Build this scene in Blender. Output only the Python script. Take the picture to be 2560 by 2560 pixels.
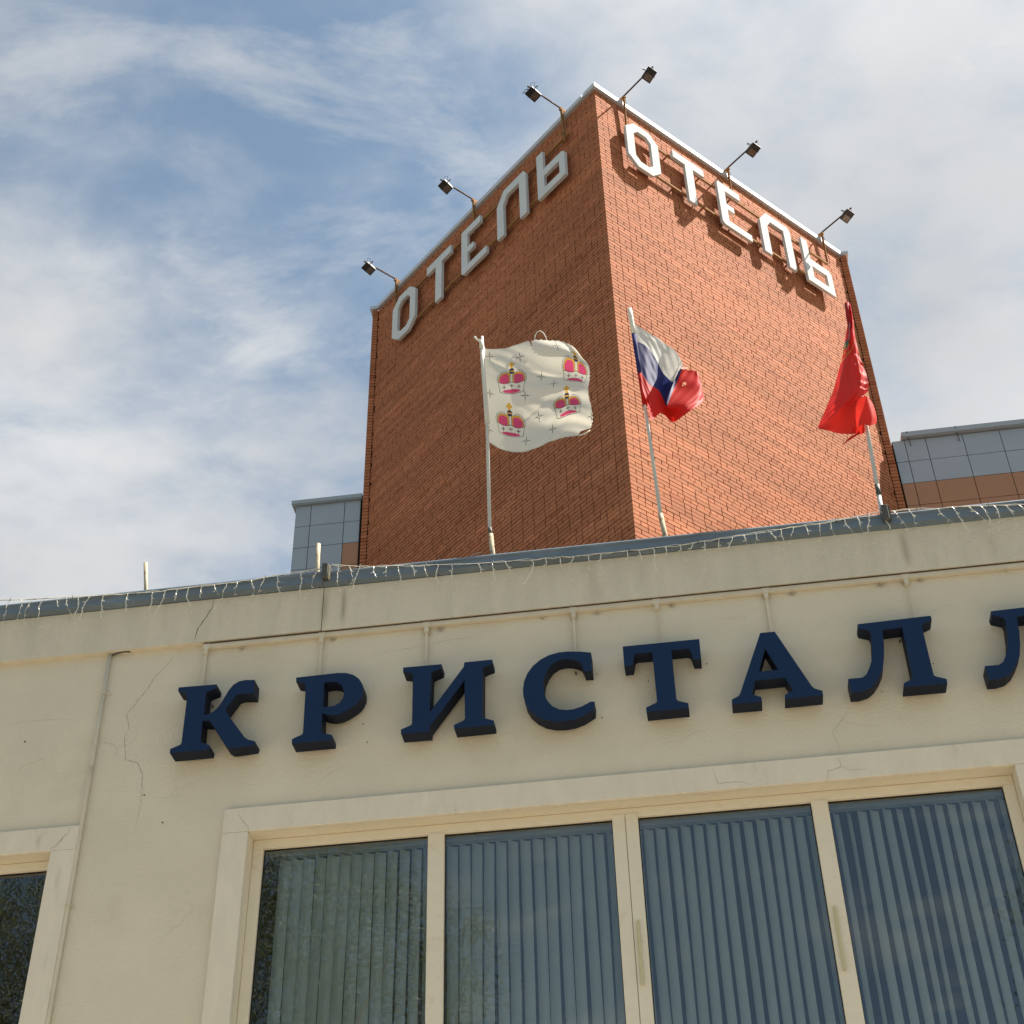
import bpy, math, random
import numpy as np
from mathutils import Matrix, Vector
from mathutils.geometry import tessellate_polygon

R = math.radians
for o in list(bpy.data.objects):
    bpy.data.objects.remove(o)
sc = bpy.context.scene
col = sc.collection

# ------------------------------------------------------------------ camera
cam_d = bpy.data.cameras.new('camera')
cam = bpy.data.objects.new('camera', cam_d)
col.objects.link(cam)
cam_d.sensor_width = 36.0
cam_d.lens = 36.0 * 3769.0 / 2560.0
cam_d.clip_start = 0.1
cam_d.clip_end = 3000
PITCH, ROLL = R(38.93), R(1.532)
_c, _s, _cr, _sr = math.cos(PITCH), math.sin(PITCH), math.cos(ROLL), math.sin(ROLL)
_X = Vector((1, 0, 0)); _F = Vector((0, _c, _s)); _D = Vector((0, _s, -_c))
_x = _cr * _X + _sr * _D
_y = -_sr * _X + _cr * _D
m = Matrix((( _x[0], -_y[0], -_F[0], 0), (_x[1], -_y[1], -_F[1], 0), (_x[2], -_y[2], -_F[2], 1.6), (0, 0, 0, 1)))
cam.matrix_world = m
sc.camera = cam
sc.render.resolution_x = sc.render.resolution_y = 1024

# ------------------------------------------------------------------ view
sc.view_settings.view_transform = 'Standard'
sc.view_settings.look = 'None'
sc.view_settings.gamma = 1.0
sc.view_settings.use_curve_mapping = False
sc.view_settings.exposure = 1.52

# ------------------------------------------------------------------ sun and sky
SUN = Vector((0.555, 0.087, 0.826)).normalized()
sun_d = bpy.data.lights.new('sun', 'SUN')
sun_d.energy = 4.5
sun_d.angle = R(0.55)
sun_d.color = (1.0, 0.93, 0.83)
sun = bpy.data.objects.new('sun', sun_d)
col.objects.link(sun)
sun.rotation_euler = SUN.to_track_quat('Z', 'Y').to_euler()
sun.location = SUN * 60

SKY_OFF, WISP_OFF = (2.3, 23.0, 0), (14.3, 3.6, 0)
world = bpy.data.worlds.new('World')
sc.world = world
world.use_nodes = True
wn, wl = world.node_tree.nodes, world.node_tree.links
wn.clear()
def N(nodes, t, **kw):
    n = nodes.new(t)
    for k, v in kw.items():
        setattr(n, k, v)
    return n
def wmath(op, a, b=None, c=None, clamp=False):
    n = wn.new('ShaderNodeMath'); n.operation = op; n.use_clamp = clamp
    for i, q in enumerate((a, b, c)):
        if q is None: continue
        if isinstance(q, (int, float)): n.inputs[i].default_value = q
        else: wl.new(q, n.inputs[i])
    return n.outputs[0]
w_out = wn.new('ShaderNodeOutputWorld')
w_bg = wn.new('ShaderNodeBackground'); w_bg.inputs['Strength'].default_value = 0.05
sky = wn.new('ShaderNodeTexSky'); sky.sky_type = 'NISHITA'; sky.sun_disc = False
sky.sun_elevation = math.asin(SUN.z); sky.sun_rotation = math.atan2(SUN.x, SUN.y)
sky.air_density = 1.0; sky.dust_density = .5; sky.ozone_density = .7
tc = wn.new('ShaderNodeTexCoord')
sep = wn.new('ShaderNodeSeparateXYZ'); wl.new(tc.outputs['Generated'], sep.inputs[0])
zc = wmath('MAXIMUM', wmath('ADD', sep.outputs[2], 0.12), 0.03)
px = wmath('DIVIDE', sep.outputs[0], zc); py = wmath('DIVIDE', sep.outputs[1], zc)
cmb = wn.new('ShaderNodeCombineXYZ'); wl.new(px, cmb.inputs[0]); wl.new(py, cmb.inputs[1])
mp = wn.new('ShaderNodeMapping'); mp.inputs['Rotation'].default_value = (0, 0, R(35)); mp.inputs['Scale'].default_value = (1.0, 1.3, 1); mp.inputs['Location'].default_value = SKY_OFF
wl.new(cmb.outputs[0], mp.inputs[0])
n1 = N(wn, 'ShaderNodeTexNoise'); n1.inputs['Scale'].default_value = 2.4; n1.inputs['Detail'].default_value = 6; n1.inputs['Roughness'].default_value = .52; n1.inputs['Distortion'].default_value = .2
n2 = N(wn, 'ShaderNodeTexNoise'); n2.inputs['Scale'].default_value = 7.0; n2.inputs['Detail'].default_value = 7; n2.inputs['Roughness'].default_value = .60; n2.inputs['Distortion'].default_value = .2
wl.new(mp.outputs[0], n1.inputs[0]); wl.new(mp.outputs[0], n2.inputs[0])
# where the thick cloud banks and the clear gaps stand in the sky (directions)
def lobe(d, inner, outer, amp):
    v = Vector(d).normalized()
    vm = wn.new('ShaderNodeVectorMath'); vm.operation = 'DOT_PRODUCT'
    wl.new(tc.outputs['Generated'], vm.inputs[0]); vm.inputs[1].default_value = v
    mr = wn.new('ShaderNodeMapRange'); mr.interpolation_type = 'SMOOTHSTEP'
    wl.new(vm.outputs['Value'], mr.inputs[0])
    mr.inputs[1].default_value = math.cos(R(outer)); mr.inputs[2].default_value = math.cos(R(inner))
    mr.inputs[3].default_value = 0; mr.inputs[4].default_value = amp
    return mr.outputs[0]
CLOUD = (5.45, 5.48, 5.5)
LOBES = [((-.27, .74, .615), 4, 13, .34), ((.28, .64, .70), 5, 25, .20), ((-.27, .575, .775), 6, 19, -.20), ((-.13, .63, .77), 3, 13, -.13), ((-.165, .78, .605), 0, 6, -.20),
         ((-.18, -.90, .39), 14, 42, -.52)]

dens = wmath('ADD', wmath('MULTIPLY', n1.outputs[0], .95), wmath('MULTIPLY', n2.outputs[0], .74))
for args in LOBES:
    dens = wmath('ADD', dens, lobe(*args))
mask = wn.new('ShaderNodeMapRange'); mask.interpolation_type = 'SMOOTHSTEP'
wl.new(dens, mask.inputs[0]); mask.inputs[1].default_value = .55; mask.inputs[2].default_value = 1.15; mask.inputs[3].default_value = .16; mask.inputs[4].default_value = .93
mp4 = wn.new('ShaderNodeMapping'); mp4.inputs['Rotation'].default_value = (0, 0, R(-30)); mp4.inputs['Scale'].default_value = (1.0, 1.9, 1); mp4.inputs['Location'].default_value = WISP_OFF; wl.new(cmb.outputs[0], mp4.inputs[0])
n4 = N(wn, 'ShaderNodeTexNoise'); n4.inputs['Scale'].default_value = 4.2; n4.inputs['Detail'].default_value = 8; n4.inputs['Roughness'].default_value = .62; n4.inputs['Distortion'].default_value = .3
wl.new(mp4.outputs[0], n4.inputs[0])
wisp = wn.new('ShaderNodeMapRange'); wisp.interpolation_type = 'SMOOTHSTEP'; wl.new(n4.outputs[0], wisp.inputs[0]); wisp.inputs[1].default_value = .44; wisp.inputs[2].default_value = .74; wisp.inputs[4].default_value = .52
cover = wmath('MAXIMUM', mask.outputs[0], wmath('ADD', wisp.outputs[0], wmath('MULTIPLY', mask.outputs[0], .55)), None)
cover = wmath('MINIMUM', cover, .95)
n3 = N(wn, 'ShaderNodeTexNoise'); n3.inputs['Scale'].default_value = 2.6; n3.inputs['Detail'].default_value = 5
wl.new(mp.outputs[0], n3.inputs[0])
cr = wn.new('ShaderNodeMapRange'); wl.new(n3.outputs[0], cr.inputs[0]); cr.inputs[1].default_value = .3; cr.inputs[2].default_value = .7; cr.inputs[3].default_value = .82; cr.inputs[4].default_value = 1.08
ccol = wn.new('ShaderNodeVectorMath'); ccol.operation = 'SCALE'; ccol.inputs[0].default_value = CLOUD
wl.new(cr.outputs[0], ccol.inputs[3])
mix = wn.new('ShaderNodeMix'); mix.data_type = 'RGBA'
wl.new(cover, mix.inputs[0]); tint = wn.new('ShaderNodeVectorMath'); tint.operation = 'MULTIPLY'; tint.inputs[1].default_value = (.76, 1.0, .98); wl.new(sky.outputs[0], tint.inputs[0]); wl.new(tint.outputs[0], mix.inputs[6]); wl.new(ccol.outputs[0], mix.inputs[7])
wl.new(mix.outputs[2], w_bg.inputs[0]); wl.new(w_bg.outputs[0], w_out.inputs[0])

# ---- measured outlines, metres, in the facade frame (x along the wall, y into it, z up)
GLY = {'K': [(-2.26,7.069),(-1.997,7.064),(-1.998,7.034),(-2.057,7.013),(-2.065,6.999),(-2.061,6.834),(-2.025,6.839),(-1.999,6.851),(-1.97,6.881),(-1.942,6.932),(-1.909,7.007),(-1.88,7.048),(-1.845,7.07),(-1.805,7.076),(-1.737,7.07),(-1.735,6.965),(-1.825,6.973),(-1.854,6.964),(-1.876,6.929),(-1.916,6.861),(-1.877,6.793),(-1.764,6.633),(-1.741,6.615),(-1.693,6.598),(-1.698,6.571),(-1.833,6.563),(-1.861,6.566),(-1.885,6.584),(-2.014,6.785),(-2.064,6.79),(-2.06,6.63),(-1.996,6.599),(-1.998,6.568),(-2.258,6.569),(-2.259,6.599),(-2.195,6.624),(-2.188,6.638),(-2.191,6.988),(-2.206,7.021),(-2.259,7.04)],
 'R': [(-1.453,7.056),(-1.172,7.061),(-1.114,7.054),(-1.063,7.033),(-1.025,6.998),(-1.003,6.96),(-0.994,6.925),(-0.995,6.883),(-1.007,6.847),(-1.027,6.815),(-1.055,6.792),(-1.1,6.763),(-1.142,6.743),(-1.191,6.739),(-1.231,6.749),(-1.26,6.761),(-1.255,6.62),(-1.243,6.609),(-1.185,6.592),(-1.184,6.555),(-1.447,6.555),(-1.448,6.588),(-1.384,6.615),(-1.378,6.627),(-1.382,6.937),(-1.387,6.999),(-1.397,7.008),(-1.451,7.024)],
 'Rh': [(-1.259,6.995),(-1.202,6.997),(-1.168,6.987),(-1.14,6.962),(-1.125,6.928),(-1.122,6.897),(-1.126,6.86),(-1.146,6.83),(-1.178,6.809),(-1.228,6.805),(-1.256,6.806)],
 'I': [(-0.731,7.053),(-0.474,7.05),(-0.478,7.017),(-0.535,6.995),(-0.542,6.983),(-0.549,6.691),(-0.327,7.013),(-0.323,7.047),(-0.138,7.048),(-0.138,7.016),(-0.193,6.997),(-0.202,6.988),(-0.207,6.625),(-0.191,6.609),(-0.134,6.586),(-0.134,6.556),(-0.389,6.554),(-0.39,6.581),(-0.33,6.606),(-0.319,6.62),(-0.322,6.868),(-0.32,6.913),(-0.547,6.587),(-0.549,6.55),(-0.733,6.553),(-0.734,6.584),(-0.67,6.608),(-0.663,6.62),(-0.664,6.93),(-0.664,6.984),(-0.673,7.004),(-0.731,7.021)],
 'S': [(0.51,7.028),(0.441,7.043),(0.364,7.053),(0.301,7.053),(0.238,7.04),(0.181,7.012),(0.13,6.97),(0.091,6.917),(0.068,6.858),(0.058,6.794),(0.06,6.744),(0.072,6.689),(0.096,6.641),(0.137,6.594),(0.19,6.559),(0.25,6.539),(0.31,6.533),(0.371,6.538),(0.432,6.557),(0.507,6.602),(0.513,6.657),(0.487,6.658),(0.43,6.629),(0.375,6.614),(0.329,6.614),(0.284,6.624),(0.242,6.653),(0.211,6.699),(0.193,6.754),(0.189,6.812),(0.198,6.872),(0.218,6.921),(0.251,6.965),(0.293,6.991),(0.33,6.997),(0.367,6.994),(0.407,6.982),(0.437,6.962),(0.448,6.932),(0.46,6.89),(0.509,6.888)],
 'T': [(0.718,7.05),(1.214,7.051),(1.211,6.898),(1.163,6.901),(1.15,6.966),(1.143,6.98),(1.129,6.988),(1.029,6.988),(1.027,6.622),(1.037,6.604),(1.099,6.581),(1.1,6.548),(0.835,6.546),(0.833,6.577),(0.902,6.606),(0.906,6.617),(0.904,6.985),(0.803,6.987),(0.789,6.975),(0.771,6.899),(0.718,6.898)],
 'A': [(1.605,7.052),(1.698,7.051),(1.871,6.621),(1.886,6.601),(1.931,6.58),(1.931,6.549),(1.695,6.546),(1.699,6.576),(1.756,6.601),(1.716,6.7),(1.531,6.7),(1.498,6.602),(1.553,6.576),(1.554,6.543),(1.369,6.545),(1.37,6.577),(1.414,6.597),(1.427,6.616)],
 'Ah': [(1.621,6.93),(1.684,6.762),(1.56,6.762)],
 'L': [(2.222,7.046),(2.684,7.057),(2.685,7.027),(2.62,6.999),(2.615,6.93),(2.618,6.618),(2.63,6.606),(2.689,6.582),(2.688,6.551),(2.424,6.552),(2.429,6.58),(2.49,6.606),(2.493,6.99),(2.368,6.987),(2.36,6.878),(2.345,6.789),(2.323,6.702),(2.293,6.648),(2.255,6.595),(2.212,6.561),(2.155,6.547),(2.103,6.548),(2.1,6.648),(2.186,6.647),(2.215,6.666),(2.241,6.712),(2.263,6.763),(2.281,6.842),(2.295,6.963),(2.288,6.989),(2.224,7.016)],
 }
D={'white':[[(-0.242,0.3,10.371),(-0.134,0.305,10.361),(-0.028,0.318,10.376),(0.076,0.337,10.407),(0.181,0.358,10.44),(0.287,0.375,10.446),(0.395,0.384,10.444),(0.487,0.38,10.365),(0.553,0.362,10.224)],[(-0.24,0.3,10.219),(-0.128,0.305,10.201),(-0.017,0.318,10.209),(0.094,0.337,10.236),(0.204,0.358,10.271),(0.316,0.375,10.288),(0.429,0.384,10.295),(0.53,0.38,10.233),(0.608,0.362,10.119)],[(-0.239,0.3,10.069),(-0.129,0.305,10.04),(-0.018,0.318,10.04),(0.094,0.337,10.06),(0.204,0.358,10.096),(0.315,0.375,10.119),(0.428,0.384,10.133),(0.531,0.38,10.085),(0.615,0.362,9.996)],[(-0.233,0.3,9.921),(-0.128,0.305,9.882),(-0.02,0.318,9.874),(0.088,0.337,9.888),(0.195,0.358,9.923),(0.302,0.375,9.954),(0.411,0.384,9.973),(0.514,0.38,9.94),(0.6,0.362,9.875)],[(-0.227,0.3,9.775),(-0.125,0.305,9.726),(-0.019,0.318,9.71),(0.088,0.337,9.718),(0.193,0.358,9.754),(0.298,0.375,9.791),(0.405,0.384,9.816),(0.508,0.38,9.797),(0.597,0.362,9.755)],[(-0.22,0.3,9.632),(-0.12,0.305,9.573),(-0.014,0.318,9.549),(0.094,0.337,9.551),(0.199,0.358,9.587),(0.303,0.375,9.63),(0.41,0.384,9.661),(0.516,0.38,9.654),(0.612,0.362,9.634)],[(-0.214,0.3,9.49),(-0.117,0.305,9.422),(-0.011,0.318,9.391),(0.097,0.337,9.387),(0.2,0.358,9.423),(0.303,0.375,9.472),(0.409,0.384,9.508),(0.516,0.38,9.515),(0.617,0.362,9.517)],[(-0.208,0.3,9.351),(-0.117,0.305,9.274),(-0.017,0.318,9.237),(0.086,0.337,9.229),(0.184,0.358,9.265),(0.281,0.375,9.321),(0.381,0.384,9.364),(0.485,0.38,9.384),(0.586,0.362,9.408)]],
 'tri':[[(0.996,0.3,10.459),(1.114,0.33,10.359),(1.213,0.4,10.317),(1.309,0.46,10.233),(1.342,0.36,10.033),(1.362,0.48,10.069),(1.403,0.56,10.149)],[(1.001,0.29,10.243),(1.076,0.32,10.208),(1.139,0.39,10.121),(1.198,0.45,9.992),(1.262,0.35,9.807),(1.295,0.47,10.051),(1.342,0.55,10.125)],[(1.014,0.28,9.891),(1.07,0.31,9.774),(1.137,0.38,9.765),(1.17,0.44,9.716),(1.19,0.34,9.564),(1.264,0.46,9.842),(1.347,0.54,10.111)],[(1.015,0.27,9.702),(1.064,0.3,9.561),(1.15,0.37,9.542),(1.22,0.43,9.558),(1.315,0.33,9.522),(1.449,0.45,9.804),(1.455,0.53,10.069)],[(1.047,0.26,9.499),(1.058,0.29,9.379),(1.137,0.36,9.507),(1.222,0.42,9.456),(1.348,0.32,9.438),(1.474,0.44,9.669),(1.473,0.52,9.975)]],
 'red':[[(2.702,0.3,10.376),(2.709,0.3,10.376),(2.716,0.3,10.377),(2.722,0.3,10.378),(2.729,0.3,10.378)],[(2.683,0.3,10.226),(2.69,0.289,10.212),(2.699,0.285,10.203),(2.709,0.289,10.204),(2.72,0.3,10.211)],[(2.631,0.3,10.042),(2.645,0.279,10.014),(2.662,0.27,9.998),(2.683,0.279,10.0),(2.705,0.3,10.013)],[(2.58,0.3,9.853),(2.605,0.268,9.812),(2.634,0.255,9.788),(2.667,0.268,9.79),(2.703,0.3,9.809)],[(2.518,0.3,9.678),(2.561,0.258,9.64),(2.607,0.24,9.626),(2.66,0.258,9.644),(2.718,0.3,9.686)],[(2.45,0.3,9.492),(2.511,0.258,9.465),(2.576,0.24,9.462),(2.648,0.258,9.491),(2.724,0.3,9.542)],[(2.406,0.3,9.397),(2.475,0.258,9.372),(2.548,0.24,9.37),(2.627,0.258,9.399),(2.711,0.3,9.451)],[(2.342,0.3,9.261),(2.415,0.258,9.255),(2.492,0.24,9.271),(2.575,0.258,9.318),(2.662,0.3,9.388)],[(2.28,0.3,9.134),(2.356,0.258,9.152),(2.436,0.24,9.191),(2.521,0.258,9.261),(2.612,0.3,9.354)]],
 'redfold':[[(2.295,0.385,9.216),(2.397,0.371,9.287),(2.499,0.365,9.366),(2.586,0.371,9.42),(2.645,0.385,9.47)],[(2.303,0.37,9.175),(2.395,0.356,9.197),(2.487,0.35,9.224),(2.557,0.356,9.241),(2.604,0.37,9.255)],[(2.312,0.355,9.147),(2.381,0.341,9.107),(2.452,0.335,9.073),(2.516,0.341,9.056),(2.568,0.355,9.073)]],
 'redlobe':[[(2.603,0.28,9.337),(2.635,0.216,9.307),(2.658,0.19,9.287),(2.688,0.216,9.276),(2.717,0.28,9.27)],[(2.58,0.28,9.26),(2.603,0.216,9.213),(2.642,0.19,9.191),(2.688,0.216,9.2),(2.72,0.28,9.193)],[(2.561,0.28,9.164),(2.587,0.216,9.118),(2.626,0.19,9.095),(2.678,0.216,9.104),(2.717,0.28,9.126)],[(2.554,0.28,9.049),(2.571,0.216,9.016),(2.608,0.19,9.02),(2.651,0.216,9.011),(2.704,0.28,9.077)]],
 'redunder':[[(2.553,0.34,9.167),(2.587,0.34,9.154),(2.627,0.34,9.163),(2.661,0.34,9.188)],[(2.537,0.34,9.102),(2.573,0.34,9.074),(2.612,0.34,9.076),(2.646,0.34,9.115)],[(2.55,0.34,9.062),(2.576,0.34,9.053),(2.607,0.34,9.046),(2.641,0.34,9.09)]],
 'tassel':[(2.576,0.3,9.031),(2.54,0.3,9.01),(2.504,0.3,8.989),(2.473,0.3,8.964),(2.447,0.3,8.937)],'loop':[(0.174,0.38,10.462),(0.182,0.38,10.528),(0.201,0.38,10.572),(0.226,0.38,10.581),(0.252,0.38,10.551),(0.271,0.38,10.497),(0.28,0.38,10.451)],'knot':[(-0.305,0.27,10.486),(-0.284,0.27,10.453),(-0.254,0.27,10.431),(-0.249,0.27,10.355)],'hem':[(0.491,0.4,9.403),(0.537,0.4,9.412),(0.578,0.4,9.443)],
 'cracks':[(-0.05,[(-2.127,7.857),(-2.131,7.769),(-2.164,7.701),(-2.219,7.597),(-2.234,7.498)]),(0,[(-2.305,7.508),(-2.376,7.431),(-2.443,7.332),(-2.501,7.27),(-2.53,7.191),(-2.627,7.038),(-2.658,6.983),(-2.624,6.878),(-2.648,6.809),(-2.618,6.636),(-2.527,6.606),(-2.482,6.512),(-2.469,6.321),(-2.472,6.214)]),(0,[(-3.554,6.991),(-3.386,7.01),(-3.213,7.006),(-3.12,7.003),(-2.997,6.976)]),(0,[(-2.825,6.799),(-2.703,6.758),(-2.66,6.641)]),(0,[(-0.965,7.239),(-0.915,7.286),(-0.787,7.294),(-0.621,7.304),(-0.506,7.329),(-0.34,7.34),(-0.188,7.337)]),(0,[(2.098,6.527),(2.04,6.452),(1.998,6.403),(1.958,6.361),(1.982,6.299),(1.986,6.213)]),(-0.03,[(1.969,6.179),(1.973,6.101),(1.892,6.084),(1.88,6.015)]),(-0.03,[(1.974,6.107),(2.025,6.077),(2.125,6.071)]),(-0.03,[(1.209,6.178),(1.225,6.061),(1.294,6.067),(1.383,6.058),(1.441,6.021)]),(-0.03,[(-2.901,6.157),(-2.911,6.123),(-2.974,6.037),(-3.012,6.011)]),(-0.03,[(-1.795,6.17),(-1.781,6.118),(-1.723,6.052),(-1.716,6.021)]),(0,[(-1.284,6.352),(-1.214,6.399),(-1.119,6.45)]),(0,[(-2.497,6.558),(-2.466,6.406),(-2.461,6.259),(-2.48,6.158),(-2.478,6.077)])],
 'cable':[(-4.314,-0.11,7.993),(-3.709,-0.11,7.988),(-3.516,-0.11,7.968),(-2.936,-0.11,7.931),(-2.452,-0.11,7.915),(-1.871,-0.11,7.929),(-1.412,-0.11,7.962),(-1.332,-0.11,7.971),(-1.282,-0.11,7.988),(-1.039,-0.11,7.945),(-0.827,-0.11,7.922),(-0.606,-0.11,7.901),(-0.238,-0.11,7.865),(0.508,-0.11,7.843),(1.024,-0.11,7.843),(1.433,-0.11,7.865),(1.57,-0.11,7.874),(2.219,-0.11,7.916),(2.52,-0.11,7.958),(2.859,-0.11,7.936),(3.099,-0.11,7.924),(3.458,-0.11,7.886),(3.974,-0.11,7.873)]}
SLSIGN = 1
# ------------------------------------------------------------------ material helpers
MATS = {}
def mat(name, color, rough=.7, metal=0.0, spec=.4, noise=0.0, nscale=8.0, bump=0.0, bscale=60.0, stain=None, coat=0.0, trans=0.0, stretch=(1, 1, 1)):
    """principled material with uneven colour (noise), fine relief (bump) and an optional dirt colour"""
    m = bpy.data.materials.new(name); m.use_nodes = True
    nt = m.node_tree; nd, lk = nt.nodes, nt.links
    b = nd['Principled BSDF']
    b.inputs['Base Color'].default_value = (*color, 1)
    b.inputs['Roughness'].default_value = rough
    b.inputs['Metallic'].default_value = metal
    b.inputs['Specular IOR Level'].default_value = spec
    b.inputs['Coat Weight'].default_value = coat
    t = nd.new('ShaderNodeTexCoord'); mp_ = nd.new('ShaderNodeMapping'); mp_.inputs['Scale'].default_value = stretch
    lk.new(t.outputs['Object'], mp_.inputs[0])
    cur = None
    if noise > 0:
        n = nd.new('ShaderNodeTexNoise'); n.inputs['Scale'].default_value = nscale; n.inputs['Detail'].default_value = 6; n.inputs['Roughness'].default_value = .6
        lk.new(mp_.outputs[0], n.inputs[0])
        mr = nd.new('ShaderNodeMapRange'); lk.new(n.outputs[0], mr.inputs[0]); mr.inputs[1].default_value = .3; mr.inputs[2].default_value = .7
        mr.inputs[3].default_value = 1 - noise; mr.inputs[4].default_value = 1 + noise
        vs = nd.new('ShaderNodeVectorMath'); vs.operation = 'SCALE'; vs.inputs[0].default_value = color; lk.new(mr.outputs[0], vs.inputs[3])
        cur = vs.outputs[0]
    if stain:
        scol, sscale, lo, hi, amt = stain
        n = nd.new('ShaderNodeTexNoise'); n.inputs['Scale'].default_value = sscale; n.inputs['Detail'].default_value = 7; n.inputs['Roughness'].default_value = .65
        lk.new(mp_.outputs[0], n.inputs[0])
        mr = nd.new('ShaderNodeMapRange'); mr.interpolation_type = 'SMOOTHSTEP'; lk.new(n.outputs[0], mr.inputs[0]); mr.inputs[1].default_value = lo; mr.inputs[2].default_value = hi; mr.inputs[4].default_value = amt
        mx = nd.new('ShaderNodeMix'); mx.data_type = 'RGBA'; lk.new(mr.outputs[0], mx.inputs[0])
        if cur: lk.new(cur, mx.inputs[6])
        else: mx.inputs[6].default_value = (*color, 1)
        mx.inputs[7].default_value = (*scol, 1)
        cur = mx.outputs[2]
    if cur: lk.new(cur, b.inputs['Base Color'])
    if bump > 0:
        n = nd.new('ShaderNodeTexNoise'); n.inputs['Scale'].default_value = bscale; n.inputs['Detail'].default_value = 5
        lk.new(t.outputs['Object'], n.inputs[0])
        bp = nd.new('ShaderNodeBump'); bp.inputs['Strength'].default_value = bump; bp.inputs['Distance'].default_value = .01
        lk.new(n.outputs[0], bp.inputs['Height']); lk.new(bp.outputs[0], b.inputs['Normal'])
    MATS[name] = m
    return m

def brick_material(name, per_object):
    m = bpy.data.materials.new(name); m.use_nodes = True
    nd, lk = m.node_tree.nodes, m.node_tree.links
    b = nd['Principled BSDF']; b.inputs['Roughness'].default_value = .85; b.inputs['Specular IOR Level'].default_value = .16
    if per_object: rnd = nd.new('ShaderNodeObjectInfo').outputs['Random']
    else: rnd = nd.new('ShaderNodeNewGeometry').outputs['Random Per Island']
    ramp = nd.new('ShaderNodeValToRGB'); e = ramp.color_ramp.elements
    e[0].position = 0.0; e[0].color = (.36, .112, .048, 1)
    e[1].position = 1.0; e[1].color = (.58, .215, .10, 1)
    for p, c in ((.02, (.395, .124, .055, 1)), (.05, (.43, .156, .068, 1)), (.85, (.46, .170, .078, 1)), (.95, (.52, .185, .088, 1)), (.985, (.46, .165, .078, 1))):
        q = e.new(p); q.color = c
    lk.new(rnd, ramp.inputs[0])
    g = nd.new('ShaderNodeNewGeometry')
    # batches of differently fired bricks: wide low bands through the wall
    mp_ = nd.new('ShaderNodeMapping'); mp_.inputs['Scale'].default_value = (.35, .35, 1.6); lk.new(g.outputs['Position'], mp_.inputs[0])
    n = nd.new('ShaderNodeTexNoise'); n.inputs['Scale'].default_value = 1.0; n.inputs['Detail'].default_value = 4; lk.new(mp_.outputs[0], n.inputs[0])
    mr = nd.new('ShaderNodeMapRange'); lk.new(n.outputs[0], mr.inputs[0]); mr.inputs[1].default_value = .3; mr.inputs[2].default_value = .7; mr.inputs[3].default_value = .88; mr.inputs[4].default_value = 1.10
    n2 = nd.new('ShaderNodeTexNoise'); n2.inputs['Scale'].default_value = 14; n2.inputs['Detail'].default_value = 5; lk.new(g.outputs['Position'], n2.inputs[0])
    mr2 = nd.new('ShaderNodeMapRange'); lk.new(n2.outputs[0], mr2.inputs[0]); mr2.inputs[1].default_value = .25; mr2.inputs[2].default_value = .75; mr2.inputs[3].default_value = .88; mr2.inputs[4].default_value = 1.10
    # single courses and short runs of a lighter or darker delivery
    mp3 = nd.new('ShaderNodeMapping'); mp3.inputs['Scale'].default_value = (.45, .45, 9.0); lk.new(g.outputs['Position'], mp3.inputs[0])
    n3_ = nd.new('ShaderNodeTexNoise'); n3_.inputs['Scale'].default_value = 1.0; n3_.inputs['Detail'].default_value = 2; lk.new(mp3.outputs[0], n3_.inputs[0])
    mr3 = nd.new('ShaderNodeMapRange'); lk.new(n3_.outputs[0], mr3.inputs[0]); mr3.inputs[1].default_value = .3; mr3.inputs[2].default_value = .7; mr3.inputs[3].default_value = .86; mr3.inputs[4].default_value = 1.14
    mu0 = nd.new('ShaderNodeMath'); mu0.operation = 'MULTIPLY'; lk.new(mr.outputs[0], mu0.inputs[0]); lk.new(mr3.outputs[0], mu0.inputs[1])
    mu = nd.new('ShaderNodeMath'); mu.operation = 'MULTIPLY'; lk.new(mu0.outputs[0], mu.inputs[0]); lk.new(mr2.outputs[0], mu.inputs[1])
    vs = nd.new('ShaderNodeVectorMath'); vs.operation = 'SCALE'; lk.new(ramp.outputs[0], vs.inputs[0]); lk.new(mu.outputs[0], vs.inputs[3])
    lk.new(vs.outputs[0], b.inputs['Base Color'])
    return m

M_BRICK_P = brick_material('brick_clay', True)
M_BRICK_S = brick_material('brick_clay_joined', False)
M_MORTAR = mat('mortar', (.045, .027, .018), .95, spec=.1, noise=.25, nscale=3)
M_WALL = mat('cream_render', (.70, .63, .49), .93, spec=.12, noise=.05, nscale=1.6, bump=.5, bscale=55, stain=((.52, .455, .33), 1.3, .52, .76, .35))
M_FASCIA = mat('fascia_render', (.65, .59, .465), .93, spec=.15, noise=.07, nscale=2.5, bump=.6, bscale=48, stain=((.33, .28, .19), 1.6, .54, .78, .45), stretch=(2.6, 1, .55))
M_TRIM = mat('trim_render', (.74, .67, .54), .9, spec=.15, noise=.05, nscale=3.5, bump=.3, bscale=60, stain=((.42, .36, .27), 2.2, .58, .75, .5), stretch=(3, 1, 1))
M_COPING = mat('blue_grey_sheet', (.15, .19, .225), .5, metal=.15, noise=.10, nscale=3, bump=.12, bscale=5, stain=((.24, .30, .34), 2.0, .5, .7, .5), stretch=(1, 1, 3))
M_GALV = mat('galvanised_sheet', (.55, .56, .57), .6, metal=.1, noise=.06, nscale=4, bump=.1, bscale=6)
M_PVC = mat('window_plastic', (.76, .68, .53), .45, noise=.035, nscale=6, stain=((.52, .42, .26), 3.0, .55, .75, .45), stretch=(2, 1, 3))
M_HANDLE = mat('handle_plastic', (.55, .49, .30), .5, noise=.05)
M_DUCT = mat('painted_duct', (.64, .575, .445), .7, noise=.06, nscale=9, stain=((.30, .25, .18), 4, .6, .75, .6))
M_LETTER = mat('navy_letter_face', (.006, .024, .072), .5, spec=.22, noise=.06, nscale=5)
M_LETTER_SIDE = mat('navy_letter_side', (.010, .014, .028), .6, spec=.18, noise=.08, nscale=5)
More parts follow.
